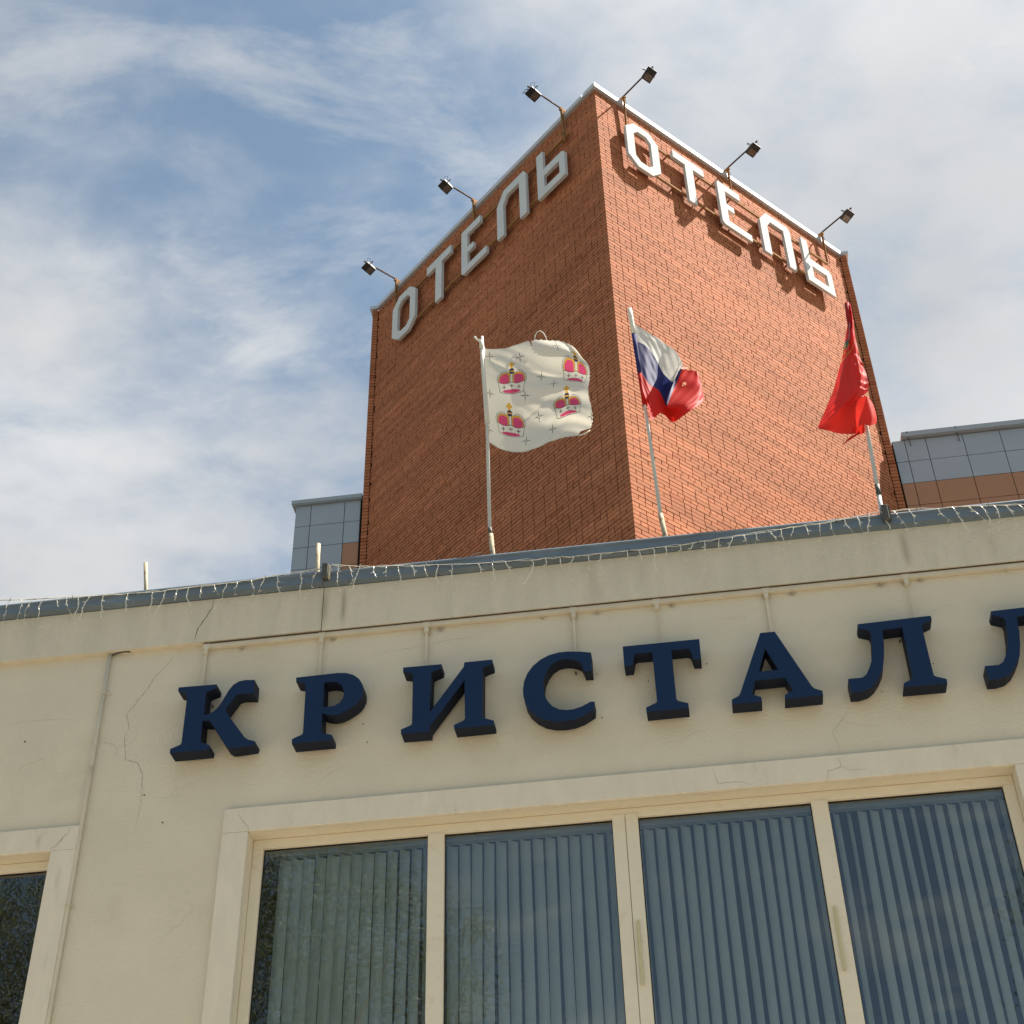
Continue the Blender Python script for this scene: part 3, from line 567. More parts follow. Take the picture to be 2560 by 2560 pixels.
# ------------------------------------------------------------------ blue letters on the facade
names = {'K': ('letter К with kicked leg', 'far left end of the blue sign'), }
LET = [('K', [], 0, 'navy blue raised letter К at the left end of the sign on the cream wall'),
       ('R', ['Rh'], 0, 'navy blue raised letter Р with a round bowl, between К and И on the cream wall'),
       ('I', [], 0, 'navy blue raised letter И with a slanting middle stroke, between Р and С'),
       ('S', [], 0, 'navy blue raised letter С open to the right, between И and Т'),
       ('T', [], 0, 'navy blue raised letter Т with drooping bar ends, between С and А'),
       ('A', ['Ah'], 0, 'navy blue raised letter А with a small triangular opening, between Т and Л'),
       ('L', [], 0, 'navy blue raised letter Л standing whole beside А above the window'),
       ('L', [], .8345, 'navy blue raised letter Л cut by the right edge of the photo')]
for key, holes, dx, lab in LET:
    P = [(a + dx, b) for a, b in GLY[key]]; H = [[(a + dx, b) for a, b in GLY[q]] for q in holes]
    cx_ = (min(p[0] for p in P) + max(p[0] for p in P)) / 2
    t = thing('sign_letter', lab, 'letter', FF, (cx_, -.145, 6.55), 'navy letters of the wall sign')
    b = MB(); b.prism(P, H, -.145, -.142, 0, 0); b.build('letter_face', M_LETTER, t)
    b = MB(); b.prism(P, H, -.1415, -.03, 1, 0)
    b.build('letter_return', [M_LETTER_SIDE, M_LETTER_SIDE], t)
    b = MB()
    for q in (.25, .75):
        xx = min(p[0] for p in P) + q * (max(p[0] for p in P) - min(p[0] for p in P))
        # standoff studs hidden behind the strokes
        near = min(P, key=lambda p: abs(p[0] - xx))
        b.tube([(near[0] * .9 + cx_ * .1, -.031, near[1] * .9 + 6.8 * .1), (near[0] * .9 + cx_ * .1, 0, near[1] * .9 + 6.8 * .1)], .006, 6)
    b.build('standoff', M_BOX, t)

# ------------------------------------------------------------------ brick tower
tw = thing('brick_tower', 'tall red brick tower with its corner towards the street and metal coping', 'building', TF, (0, 0, 0))
RL, LL, ZB, ZTOP = 6.46, 6.76, 8.2, 24.31
COURSE, JT = .077, .0138
def R3(v): return TF.inverted() @ v
fr_dir = (TF.to_3x3().inverted() @ (FF.to_3x3() @ Vector((1, 0, 0))))     # facade direction seen from the tower frame
fr_in = (TF.to_3x3().inverted() @ (FF.to_3x3() @ Vector((0, 1, 0))))
Rend, Lend = Vector((RL, 0, 0)), Vector((0, LL, 0))
IN = .022
foot = [Vector((IN, IN, 0)), Vector((RL, IN, 0)), Vector((RL, IN, 0)) + fr_dir * .135 + fr_in * .02, Vector((RL, IN, 0)) + fr_dir * .135 + fr_in * 6,
        Vector((IN, LL, 0)) - fr_dir * .125 + fr_in * 6, Vector((IN, LL, 0)) - fr_dir * .125 + fr_in * .02, Vector((IN, LL, 0))]
c = MB(); n = len(foot)
c.add([(p.x, p.y, 0) for p in foot] + [(p.x, p.y, ZTOP) for p in foot], [(i, (i + 1) % n, n + (i + 1) % n, n + i) for i in range(n)] + [tuple(range(n - 1, -1, -1)), tuple(range(n, 2 * n))])
c.build('wall', M_MORTAR, tw)
nc = int((ZTOP - ZB) / COURSE); z00 = ZTOP - nc * COURSE
bricks = []     # face, s0, s1, z0, proud
brn = random.Random(11)
for face, Lf in (('R', RL), ('L', LL)):
    for i in range(nc):
        z0 = z00 + i * COURSE
        own = (i % 2 == 0) == (face == 'R')
        s = 0.0 if own else .12 + JT
        kind = i % 6
        first = True
        while s < Lf - .03:
            if kind == 3: L = .12
            elif kind == 0 and brn.random() < .22: L = .12
            else: L = .25 if brn.random() > .03 else .12
            if first:
                if own: L = {0: .25, 1: .25, 2: .25, 3: .25, 4: .25, 5: .25}[kind]
                elif kind in (2, 5): L = .12
                first = False
            L += brn.uniform(-.003, .003)
            e = min(s + L, Lf)
            if e - s > .03: bricks.append((face, s, e, z0 + brn.uniform(-.0012, .0012), brn.uniform(-.0015, .0022), own and s == 0.0))
            s = e + JT + brn.uniform(-.002, .003)
CAMP = Vector((0, 0, 1.6)); camL = R3(CAMP)
def area(b):
    f_, s0, s1, z0, pr, cr_ = b
    sm = (s0 + s1) / 2
    p = Vector((sm, 0, z0)) if f_ == 'R' else Vector((0, sm, z0)); nrm = Vector((0, -1, 0)) if f_ == 'R' else Vector((-1, 0, 0))
    v = camL - p; d2 = v.length_squared
    W = TF @ p
    cc = m.inverted() @ W
    X_, Y_ = 1280 - 3769 * cc.x / cc.z, 1280 + 3769 * cc.y / cc.z
    vis = Y_ < 1427 - .0945 * (X_ - 808) - 6
    hid = (1200 < X_ < 1490 and 850 < Y_ < 1135) or (1570 < X_ < 1770 and 780 < Y_ < 1060) or (2035 < X_ < 2200 and 760 < Y_ < 1090)
    return (s1 - s0) * .065 * abs(v.normalized().dot(nrm)) / d2 * (1 if vis and not hid else 0)
order = sorted(range(len(bricks)), key=lambda i: -area(bricks[i]))
top300 = set(order[:300])
stuff = MB(); meshes = {}
def brick_box(b):
    f_, s0, s1, z0, pr, corner = b
    dep = .09
    if f_ == 'R':
        return (s0 - (pr if corner else 0), s1, -pr, (.12 if corner else dep), z0, z0 + .0628)
    return (-pr, (.12 if corner else dep), s0 - (pr if corner else 0), s1, z0, z0 + .0628)
for i, b in enumerate(bricks):
    bb = brick_box(b)
    if i in top300:
        dims = (round(bb[1] - bb[0], 2), round(bb[3] - bb[2], 2))
        if dims not in meshes:
            q = MB(); q.box(0, dims[0], 0, dims[1], 0, .065)
            me_ = bpy.data.meshes.new('brick'); me_.from_pydata(q.v, [], q.f); me_.materials.append(M_BRICK_P); meshes[dims] = me_
        o = bpy.data.objects.new('brick', meshes[dims]); col.objects.link(o); o.parent = tw
        o.location = (bb[0], bb[2], bb[4]); o.scale = ((bb[1] - bb[0]) / dims[0], (bb[3] - bb[2]) / dims[1], 1)
    else:
        stuff.box(*bb, faces='xXyzZ' if b[0] == 'R' else 'xyYzZ')
# narrow piers closing each face, turned to the street
fang = math.atan2(fr_dir.y, fr_dir.x)
for base_, sgn, wd in ((Rend, 1, .118), (Lend, -1, .108)):
    for i in range(nc):
        z0 = z00 + i * COURSE + brn.uniform(-.001, .001)
        a = base_ + fr_dir * sgn * .010; b_ = base_ + fr_dir * sgn * (.010 + wd)
        pr = brn.uniform(.0, .003)
        q = [a - fr_in * (.012 + pr), b_ - fr_in * (.012 + pr), b_ + fr_in * .1, a + fr_in * .1]
        stuff.add([(p.x, p.y, z0) for p in q] + [(p.x, p.y, z0 + .0628) for p in q], [(0, 1, 5, 4), (1, 2, 6, 5), (3, 0, 4, 7), (4, 5, 6, 7), (3, 2, 1, 0)])
sb = stuff.build('bricks', M_BRICK_S, tw); sb['kind'] = 'stuff'
# metal coping of the tower
c = MB(); c.box(-.055, RL + .01, -.055, .24, ZTOP + .004, ZTOP + .108); c.box(-.055, RL + .01, .24, .30, ZTOP + .004, ZTOP + .06); c.build('coping', M_GALV, tw)
c = MB(); c.box(-.055, .24, .301, LL + .01, ZTOP + .004, ZTOP + .106); c.build('coping', M_GALV, tw)
for base_, sgn in ((Rend, 1), (Lend, -1)):
    c = MB(); a = base_ + fr_dir * sgn * .02; b_ = base_ + fr_dir * sgn * .17
    q = [a - fr_in * .05, b_ - fr_in * .05, b_ + fr_in * .3, a + fr_in * .3]
    c.add([(p.x, p.y, ZTOP + .002) for p in q] + [(p.x, p.y, ZTOP + .088) for p in q], [(0, 1, 5, 4), (1, 2, 6, 5), (2, 3, 7, 6), (3, 0, 4, 7), (4, 5, 6, 7), (3, 2, 1, 0)])
    c.build('coping', M_GALV, tw)

# ------------------------------------------------------------------ hotel letters on rails, one sign per tower face
HG = {'О': ([(0, .98), (.21, 1.2), (.575, 1.2), (.77, .99), (.77, .22), (.555, 0), (.22, 0), (0, .21)], [[(.18, .90), (.285, 1.02), (.49, 1.02), (.59, .91), (.59, .29), (.49, .18), (.29, .18), (.18, .29)]]),
      'Т': ([(0, 1.0), (0, 1.2), (.775, 1.2), (.775, 1.0), (.485, 1.0), (.485, 0), (.29, 0), (.29, 1.0)], []),
      'Е': ([(0, .06), (.06, 0), (.76, 0), (.76, .175), (.185, .175), (.185, .50), (.37, .50), (.37, .65), (.185, .65), (.185, 1.015), (.585, 1.015), (.585, 1.2), (0, 1.2)], []),
      'Л': ([(0, 0), (0, .90), (.21, 1.2), (.79, 1.2), (.85, 1.1), (.85, 0), (.655, 0), (.655, 1.0), (.30, 1.0), (.19, .82), (.19, 0)], []),
      'Ь': ([(0, 0), (.75, 0), (.75, .62), (.68, .69), (.175, .69), (.175, 1.2), (0, 1.2)], [[(.185, .18), (.185, .50), (.60, .50), (.60, .18)]])}
def face_fn(face):
    if face == 'R': return lambda s, o, z: (s, -o, z)
    return lambda s, o, z: (-o, 6.52 - s, z)
for face, lab in (('R', 'white block letter hotel sign on rusty rails across the sunlit right tower face'), ('L', 'white block letter hotel sign on rusty rails across the shaded left tower face')):
    fn = face_fn(face); b0 = fn(3.2, .05, 22.56)
    sg = thing('hotel_sign', lab, 'sign', TF, b0, 'white hotel signs on the tower')
    for z, s0, s1 in ((23.625 if face == 'R' else 23.685, .62, 5.86), (22.775, .75, 5.55)):
        q = MB(); q.rod(fn(s0, .075, z), fn(s1, .075, z), .035, .045); q.rod(fn(s0, .055, z + .03), fn(s1, .055, z + .03), .004, .03); q.build('rail', M_OCHRE, sg)
        for k in range(7):
            s = s0 + .2 + (s1 - s0 - .4) * k / 6
            q = MB(); q.rod(fn(s, 0, z), fn(s, .07, z), .03, .02); q.build('bracket', M_OCHRE, sg)
    for ch, s0 in (('О', .53), ('Т', 1.675), ('Е', 2.79), ('Л', 3.875), ('Ь', 5.04)):
        outer, holes = HG[ch]; q = MB()
        q.prism([(a + s0, b + 22.56) for a, b in outer], [[(a + s0, b + 22.56) for a, b in hh] for hh in holes], .16, .10, 0, 0, fn=fn)
        q.build('letter', M_WHITE, sg, bevel=.006)
    for s in ((.63, 3.27, 5.88) if face == 'R' else (.50, 3.08, 5.72)):
        q = MB(); q.rod(fn(s, .075, 23.62), fn(s, .10, 24.545), .012, .045); q.rod(fn(s + .02, .06, 23.62), fn(s + .02, .085, 24.545), .03, .012); q.build('post', M_OCHRE, sg)
        q = MB(); q.rod(fn(s, -.30, 24.49), fn(s, .13, 24.50), .05, .05); q.build('post_stay', M_OCHRE, sg)

# ------------------------------------------------------------------ floodlights on arms
FL = [('R', .63, 'floodlight above the letter О of the right sign, nearest the tower corner'), ('R', 3.27, 'floodlight above the middle of the right sign, over the letter Е'), ('R', 5.88, 'floodlight above the letter Ь at the right end of the right sign'),
      ('L', .50, 'floodlight above the letter О at the far left end of the left sign'), ('L', 3.08, 'floodlight above the letter Е in the middle of the left sign'), ('L', 5.72, 'floodlight with dangling black wires above the letter Ь of the left sign')]
for face, s, lab in FL:
    fn = face_fn(face); jit = rng.uniform(-.03, .03); dzz = rng.uniform(-.015, .015)
    zt = 24.56
    t = thing('floodlight', lab, 'floodlight', TF, fn(s, .10, 24.5), 'floodlights on arms over the hotel signs')
    q = MB(); q.rod(fn(s, -.25, zt - .03), fn(s, .88, zt - .02), .022, .022); q.build('arm', M_ARM, t)
    # housing: a shallow tapered tray, glass side down and tipped towards the wall
    hc = Vector((0, .745 + jit * .3, zt - .125 + dzz)); tilt = R({('R', .63): 26, ('R', 3.27): 17, ('R', 5.88): 22, ('L', .50): 19, ('L', 3.08): 24, ('L', 5.72): 15}[(face, s)])
    ca, sa = math.cos(tilt), math.sin(tilt)
    def hp(a, o_, h_):     # a along the wall, o_ outwards, h_ up, tipped
        oo = o_ * ca - h_ * sa * 1; zz = h_ * ca + o_ * sa * 1
        return fn(s + a, hc.y + oo, hc.z + zz)
    q = MB()
    lo = [hp(a, o_, -.045) for a, o_ in ((-.10, -.12), (.10, -.12), (.10, .12), (-.10, .12))]
    mi_ = [hp(a, o_, -.02) for a, o_ in ((-.10, -.12), (.10, -.12), (.10, .12), (-.10, .12))]
    hi = [hp(a, o_, .055) for a, o_ in ((-.07, -.075), (.07, -.075), (.07, .075), (-.07, .075))]
    q.add(lo + mi_ + hi, [(3, 2, 1, 0)] + [(i, (i + 1) % 4, 4 + (i + 1) % 4, 4 + i) for i in range(4)] + [(4 + i, 4 + (i + 1) % 4, 8 + (i + 1) % 4, 8 + i) for i in range(4)] + [(8, 9, 10, 11)])
    hs = q.build('housing', M_LAMP, t, bevel=.005)
    for k in range(4):
        q = MB(); a_ = -.05 + .033 * k; vs = [hp(a_ - .004, -.06, .05), hp(a_ + .004, -.06, .05), hp(a_ + .004, .06, .05), hp(a_ - .004, .06, .05)]; v2 = [hp(a_ - .004, -.05, .075), hp(a_ + .004, -.05, .075), hp(a_ + .004, .05, .075), hp(a_ - .004, .05, .075)]
        q.add(vs + v2, [(0, 1, 5, 4), (1, 2, 6, 5), (2, 3, 7, 6), (3, 0, 4, 7), (4, 5, 6, 7)]); q.build('cooling_fin', M_LAMP, hs)
    q = MB(); vs = [hp(a, o_, -.049) for a, o_ in ((-.078, -.10), (.078, -.10), (.078, .01), (-.078, .01))]; v2 = [hp(a, o_, -.0452) for a, o_ in ((-.078, -.10), (.078, -.10), (.078, .01), (-.078, .01))]
    q.add(vs + v2, [(3, 2, 1, 0), (0, 1, 5, 4), (1, 2, 6, 5), (2, 3, 7, 6), (3, 0, 4, 7)]); q.build('lamp_glass', M_LGLASS, hs)
    q = MB(); q.tube([hp(-.125, .02, -.01), hp(-.13, .02, .08), hp(-.09, .03, .115), hp(.09, .03, .115), hp(.13, .02, .08), hp(.125, .02, -.01)], .008, 6); q.build('yoke', M_LAMP, t)
    q = MB(); q.tube([hp(.1, .06, .03), hp(.13, .10, .10), hp(.06, .14, .13), hp(.0, .10, .10)], .0035, 5)
    q.tube([fn(s, .13, zt - .01), fn(s + .006, .4, zt + .004), fn(s, .62, zt - .004), hp(.03, .0, .06)], .0035, 5)
    q.tube([fn(s + .02, .10, 24.54), fn(s + .035, .11, 24.3), fn(s + .03, .10, 24.0), fn(s + .05, .105, 23.66)], .004, 5)
    if s == 5.72:
        q.tube([fn(s, .88, zt), fn(s + .02, .90, zt - .06), fn(s, .87, zt - .10), fn(s - .01, .93, zt - .16), fn(s - .02, .95, zt - .24), fn(s - .05, .97, zt - .27)], .005, 5)
        q.tube([fn(s - .01, .85, zt - .08), fn(s - .04, .91, zt - .13), fn(s - .045, .95, zt - .22)], .004, 5)
        q.tube([fn(s - .02, .95, zt - .24), fn(s + .02, .94, zt - .28)], .004, 5)
    q.build('cable', M_WIRE, t)

# ------------------------------------------------------------------ panel clad wing behind the tower
VW = 12.70
wg = thing('panel_wing', 'taller rear wing clad in grey and brown square panels behind the brick tower', 'building', FF, (0, 0, 0))
c = MB(); c.box(-5.66, -4.42, VW + .03, VW + .06, 13.4, 19.41); c.build('panel_backing', M_JOINT, wg)
c = MB(); c.box(5.27, 17.47, VW + .03, VW + .06, 13.4, 19.41); c.build('panel_backing', M_JOINT, wg)
c = MB(); c.box(-5.665, -4.42, VW + .061, VW + 9, 0, 19.40); c.box(5.27, 17.475, VW + .061, VW + 9, 0, 19.40); c.box(-4.42, 5.27, VW + 5.5, VW + 9, 0, 19.35); c.build('wall', M_BPANEL, wg)
def rows():
    z = 19.41; out = []
    for hgt in (.50,) + (.495,) * 11: out.append((z - hgt, z)); z -= hgt
    return out
colsL = [(-5.665, -5.372), (-5.372, -4.732), (-4.732, -4.43)]
colsR = [(5.275, 5.49)] + [(5.49, 5.86)] + [(5.86 + .645 * i, 5.86 + .645 * (i + 1)) for i in range(18)]
for cols, side in ((colsL, 'L'), (colsR, 'R')):
    for a, b in cols:
        for ri, (z0, z1) in enumerate(rows()):
            if side == 'L': br = ri >= 2 and a > -4.8
            else: br = ri >= 2
            q = MB(); q.box(a + .006, b - .006, VW + rng.uniform(-.001, .001), VW + .028, z0 + .006, z1 - .006, faces='xXyzZ')
            q.build('panel', M_BPANEL if br else M_GPANEL, wg)
for a, b in ((-5.735, -4.87), (-4.868, -4.40)):
    c = MB(); c.box(a, b, VW - .07, VW + .5, 19.415, 19.50); c.box(a + .01, b, VW - .055, VW, 19.395, 19.4145); c.build('coping', M_GPANEL, wg)
for a, b in ((5.455, 6.50), (6.502, 9.0), (9.002, 13.2), (13.202, 17.53)):
    c = MB(); c.box(a, b, VW - .09, VW + .5, 19.43, 19.53); c.box(a, b, VW - .075, VW, 19.415, 19.4295); c.build('coping', M_GPANEL, wg)
for u_ in (5.55, 6.40):
    c = MB(); c.rod((u_, VW - .1, 19.53), (u_ + .03, VW - .02, 19.24), .012, .006); c.build('strap', M_JOINT, wg)

# ------------------------------------------------------------------ stubs, poles and flags on the parapet
def pole(label, pts, rads, mats_, cat, name, group=None):
    t = thing(name, label, cat, FF, pts[0], group)
    for (i0, i1, nm, mt) in mats_:
        q = MB(); q.tube(pts[i0:i1 + 1], rads[i0:i1 + 1], 14); q.build(nm, mt, t, smooth=True, fixn=True)
    return t
pole('short rusty cream pipe stub without flag at the far left of the parapet', [(-2.80, .3, 7.6), (-2.80, .3, 8.26), (-2.838, .3, 8.515)], [.0145, .0145, .0145], [(0, 2, 'pipe', M_SLEEVE)], 'pole stub', 'pole_stub', 'empty pole stubs on the parapet')
pole('short rusty cream pipe stub beside the small grey box on the parapet', [(-1.49, .3, 7.6), (-1.495, .3, 8.256), (-1.502, .3, 8.52)], [.0165, .0165, .0165], [(0, 2, 'pipe', M_SLEEVE)], 'pole stub', 'pole_stub', 'empty pole stubs on the parapet')
pole('white flagpole carrying the white flag with crowns', [(-.187, .3, 7.6), (-.187, .3, 8.24), (-.200, .3, 8.44), (-.200, .3, 8.441), (-.207, .3, 8.50), (-.207, .3, 8.501), (-.215, .3, 9.5), (-.247, .3, 10.51)], [.0185, .0185, .0185, .0145, .0145, .0135, .0125, .0115],
     [(0, 2, 'lower_tube', M_SLEEVE), (3, 4, 'joint_collar', M_BOX), (5, 7, 'upper_tube', M_POLE)], 'flagpole', 'flagpole', 'flagpoles on the parapet')
pole('white flagpole carrying the white, blue and red striped flag', [(1.075, .3, 7.6), (1.068, .3, 8.257), (1.050, .3, 8.46), (1.050, .3, 8.461), (1.025, .3, 9.40), (.979, .3, 10.615)], [.0185, .0185, .0185, .014, .0125, .0115],
     [(0, 2, 'lower_tube', M_SLEEVE), (3, 5, 'upper_tube', M_POLE)], 'flagpole', 'flagpole', 'flagpoles on the parapet')
pole('white flagpole carrying the red flag, rising behind the dark box', [(2.600, .3, 7.6), (2.606, .3, 8.265), (2.612, .3, 8.42), (2.612, .3, 8.421), (2.616, .3, 8.52), (2.616, .3, 8.521), (2.636, .3, 9.11), (2.699, .3, 10.38)], [.016, .016, .016, .0175, .0175, .0155, .0145, .0125],
     [(0, 2, 'lower_tube', M_POLE), (3, 4, 'joint_collar', M_BOX), (5, 7, 'upper_tube', M_POLE)], 'flagpole', 'flagpole', 'flagpoles on the parapet')
for u_, lab, mt2 in ((-1.31, 'small grey box with beige front clipped over the coping near the left pipe stub', M_BEIGE), (2.557, 'small dark box on the coping at the foot of the red flag', M_BOX)):
    t = thing('cable_box', lab, 'box', FF, (u_, -.1, 7.85), 'boxes clipped over the coping')
    q = MB(); q.box(u_ - .026, u_ + .018, -.135, .02, 7.872, 8.0); q.build('casing', M_BOX, t, bevel=.006)
    q = MB(); q.box(u_ + .0185, u_ + .030, -.125, -.02, 7.878, 7.985); q.build('cover_plate', mt2, t)

def catmull(P, us, vs):
    P = np.array(P, float); nv, nu, _ = P.shape
    def basis(t, n):
        x = np.clip(t, 0, 1) * (n - 1); i = np.minimum(x.astype(int), n - 2); f = x - i
        w_ = np.stack([-.5 * f + f**2 - .5 * f**3, 1 - 2.5 * f**2 + 1.5 * f**3, .5 * f + 2 * f**2 - 1.5 * f**3, -.5 * f**2 + .5 * f**3], 1)
        idx = np.stack([i - 1, i, i + 1, i + 2], 1); B = np.zeros((len(t), n))
        for k in range(4):
            ii = idx[:, k]; wk = w_[:, k]
            lo_ = ii < 0; hi_ = ii > n - 1; ok = ~(lo_ | hi_)
            B[np.where(ok)[0], ii[ok]] += wk[ok]
            r_ = np.where(lo_)[0]; B[r_, 0] += 2 * wk[lo_]; B[r_, 1] -= wk[lo_]
            r_ = np.where(hi_)[0]; B[r_, n - 1] += 2 * wk[hi_]; B[r_, n - 2] -= wk[hi_]
        return B
    BV, BU = basis(vs, nv), basis(us, nu)
    return np.einsum('ja,abk,ib->jik', BV, P, BU)
def cloth(name, P, nu, nv, parent, mt, colfn, ripple, maskfn=None):
    us = np.linspace(0, 1, nu); vs = np.linspace(0, 1, nv)
    G = catmull(P, us, vs); U, V = np.meshgrid(us, vs)
    G[:, :, 1] += ripple(U, V)
    off = BASE[parent.name]
    C_ = colfn(U, V) if colfn else np.zeros((nv, nu, 3))
    mask = maskfn(U, V) if maskfn else np.ones_like(U, bool)
    idx = np.arange(nu * nv).reshape(nv, nu)
    fm = mask[:-1, :-1] & mask[1:, :-1] & mask[:-1, 1:] & mask[1:, 1:]
    q = np.stack([idx[:-1, :-1], idx[:-1, 1:], idx[1:, 1:], idx[1:, :-1]], -1)[fm]
    me_ = bpy.data.meshes.new(name)
    vs_ = (G - np.array([off.x, off.y, off.z])).reshape(-1, 3)
    me_.vertices.add(len(vs_)); me_.vertices.foreach_set('co', vs_.ravel())
    me_.loops.add(len(q) * 4); me_.loops.foreach_set('vertex_index', q.ravel().astype(np.int32))
    me_.polygons.add(len(q)); me_.polygons.foreach_set('loop_start', np.arange(0, len(q) * 4, 4, dtype=np.int32)); me_.polygons.foreach_set('loop_total', np.full(len(q), 4, dtype=np.int32))
    me_.polygons.foreach_set('use_smooth', [True] * len(q))
    ca_ = me_.color_attributes.new('print', 'FLOAT_COLOR', 'POINT')
    ca_.data.foreach_set('color', np.concatenate([C_.reshape(-1, 3), np.ones((nu * nv, 1))], 1).astype(np.float32).ravel())
    me_.update(calc_edges=True); me_.materials.append(mt)
    o = bpy.data.objects.new(name, me_); col.objects.link(o); o.parent = parent
    return o

# --- the white flag with crowns
WHITE = np.array([.82, .77, .645]); MAG = np.array([.70, .08, .19]); GOLD = np.array([.72, .40, .05]); NAVY = np.array([.03, .035, .10]); INK = np.array([.05, .045, .04])
CROWNS = [(.255, .325), (.225, .715), (.835, .265), (.76, .645)]
STARS = [(.06, .08), (.335, .125), (.685, .085), (.52, .325), (.64, .42), (.05, .47), (.375, .485), (.485, .68), (.605, .84), (.015, .86), (.36, .89), (.975, .83)]
def ell(x, y, cx, cy, rx, ry): return ((x - cx) / rx) ** 2 + ((y - cy) / ry) ** 2
def crown_print(C_, x, y):
    """x to the right, y up, crown about 2 wide and 2 tall"""
    def put(mk, c_): C_[mk] = c_
    # pearls along the arches
    for a in np.linspace(-28, 86, 9):
        for sg_ in (-1, 1):
            ax = sg_ * (.40 + .50 * math.cos(R(a))); ay = .0 + .44 * math.sin(R(a)) + .06
            e_ = ell(x, y, ax, ay, .098, .098); put(e_ < 1, INK); put(e_ < .60, WHITE)
    for sg_ in (-1, 1):
        e_ = ell(x, y, sg_ * .42, .02, .46, .44); m_ = (e_ < 1) & (y > -.48)
        put((e_ < 1.08) & (y > -.45), INK); put(m_, GOLD); put((ell(x, y, sg_ * .45, .0, .37, .36) < 1) & (y > -.44), MAG)
    put((np.abs(x) < .17) & (y > -.45) & (y < .44), GOLD); put((np.abs(x) < .10) & (y > -.45) & (y < .44), INK)
    for yy in np.linspace(-.36, .38, 6): put(ell(x, y, 0, yy, .088, .075) < 1, WHITE)
    # ermine band
    top = -.28 - .12 * np.abs(np.sin(x * 3.6)) + .10; wd = .78 + .16 * (y + .8)
    put((np.abs(x) < wd + .03) & (y < top + .03) & (y > -.93 + .16 * x * x), INK); put((np.abs(x) < wd) & (y < top) & (y > -.90 + .16 * x * x), WHITE)
    put(ell(x, y, 0, -.76, .60, .115) < 1, MAG)
    for xx, yy in ((-.5, -.5), (0, -.44), (.5, -.5)):
        put((np.abs(x - xx) < .02) & (np.abs(y - yy) < .13), INK); put((np.abs(y - yy) < .02) & (np.abs(x - xx) < .12), INK)
    # orb and cross
    e_ = ell(x, y, 0, .55, .18, .19); put(e_ < 1, NAVY); put((e_ < 1) & (np.abs(y - .55) < .045), GOLD)
    put((np.abs(x) < .075) & (y > .72) & (y < 1.14), GOLD); put((np.abs(y - .95) < .07) & (np.abs(x) < .20), GOLD)
    put((np.abs(y - 1.11) < .035) & (np.abs(x) < .11), GOLD)
def white_print(U, V):
    C_ = np.ones(U.shape + (3,)) * WHITE
    C_[(U < .012)] = WHITE * .85
    for k, (cu, cv) in enumerate(CROWNS):
        x = (U - cu) / .134; y = -(V - cv) / .150
        crown_print(C_, x, y)
    for cu, cv in STARS:
        x = (U - cu) * 1530; y = (V - cv) * 1330; r_ = np.hypot(x, y)
        for a_, b_ in ((x, y), (y, x)):
            mk = (np.abs(a_) < 7.5 * np.clip(1 - np.abs(b_) / 78, .15, 1)) & (np.abs(b_) < 72) & (np.abs(b_) > 9); C_[mk] = INK
    hem = (V < .012) | (V > .988); C_[hem] = WHITE * .86
    return C_
def white_mask(U, V):
    n_ = .5 + .5 * np.sin(V * 71 + 3 * np.sin(V * 33)) * np.sin(V * 143 + 1)
    edge = U < 1 - .012 * n_ - .006 * np.abs(np.sin(V * 311))
    tear = ~((np.abs(U - .455 - .12 * V) < .010 * (1 - V / .07)) & (V < .07))
    top = ~((U > .47) & (U < .85) & (V < .006 + .006 * np.sin(U * 120)))
    bt = ~((U > .875 + (1 - V) * .12) & (V > .955) )
    return edge & tear & top & bt
def white_ripple(U, V):
    env = np.clip(U * 3, 0, 1)
    r_ = .019 * np.sin(7.5 * (U * .75 + V * .85) + 1.2) + .016 * np.sin(13 * (V - U * .45) + .6) * np.exp(-((U - .55) / .3) ** 2) + .010 * np.sin(24 * (V * .9 - U * .35) + 2 * U) * np.exp(-((U - .75) / .25) ** 2)
    r_ += .016 * np.exp(-((V - .08 - U * .62) / .022) ** 2) * np.exp(-(U / .22) ** 2)
    r_ -= .03 * np.exp(-((V - .46 - .2 * (U - .6)) / .06) ** 2) * np.exp(-((U - .68) / .2) ** 2)
    r_ += .0035 * np.sin(38 * U + 21 * V + 3 * np.sin(6 * V)) * np.clip(np.sin(7 * U + 4 * V), 0, 1) + .003 * np.sin(55 * V - 26 * U + 2 * np.sin(9 * U)) * np.clip(np.sin(5 * V - 6 * U + 2), 0, 1)
    r_ += .012 * np.exp(-((V - .30 - .28 * (U - .5)) / .018) ** 2) * np.exp(-((U - .55) / .14) ** 2) + .010 * np.exp(-((V - .62 + .5 * (U - .45)) / .02) ** 2) * np.exp(-((U - .45) / .14) ** 2)
    return env * r_
t = thing('flag', 'tattered white flag printed with four pink and gold crowns and small black crosses', 'flag', FF, (-.23, .3, 9.55), 'flags on the parapet poles')
cloth('flag_cloth', D['white'], 470, 420, t, M_FLAG, white_print, white_ripple, white_mask)
q = MB(); q.tube([(-.246, .3, 10.38), (-.238, .3, 10.1), (-.222, .3, 9.75), (-.214, .3, 9.545)], [.020, .0175, .019, .020], 14); q.build('sleeve', M_WCLOTH, t, smooth=True)
q = MB(); q.tube(D['knot'], [.010, .008, .013, .017], 8); q.build('knot', M_WCLOTH, t, smooth=True)
q = MB(); q.tube(D['loop'], .0045, 6); q.tube(D['hem'], [.006, .005, .004], 6); q.build('loose_hem', M_WCLOTH, t, smooth=True)

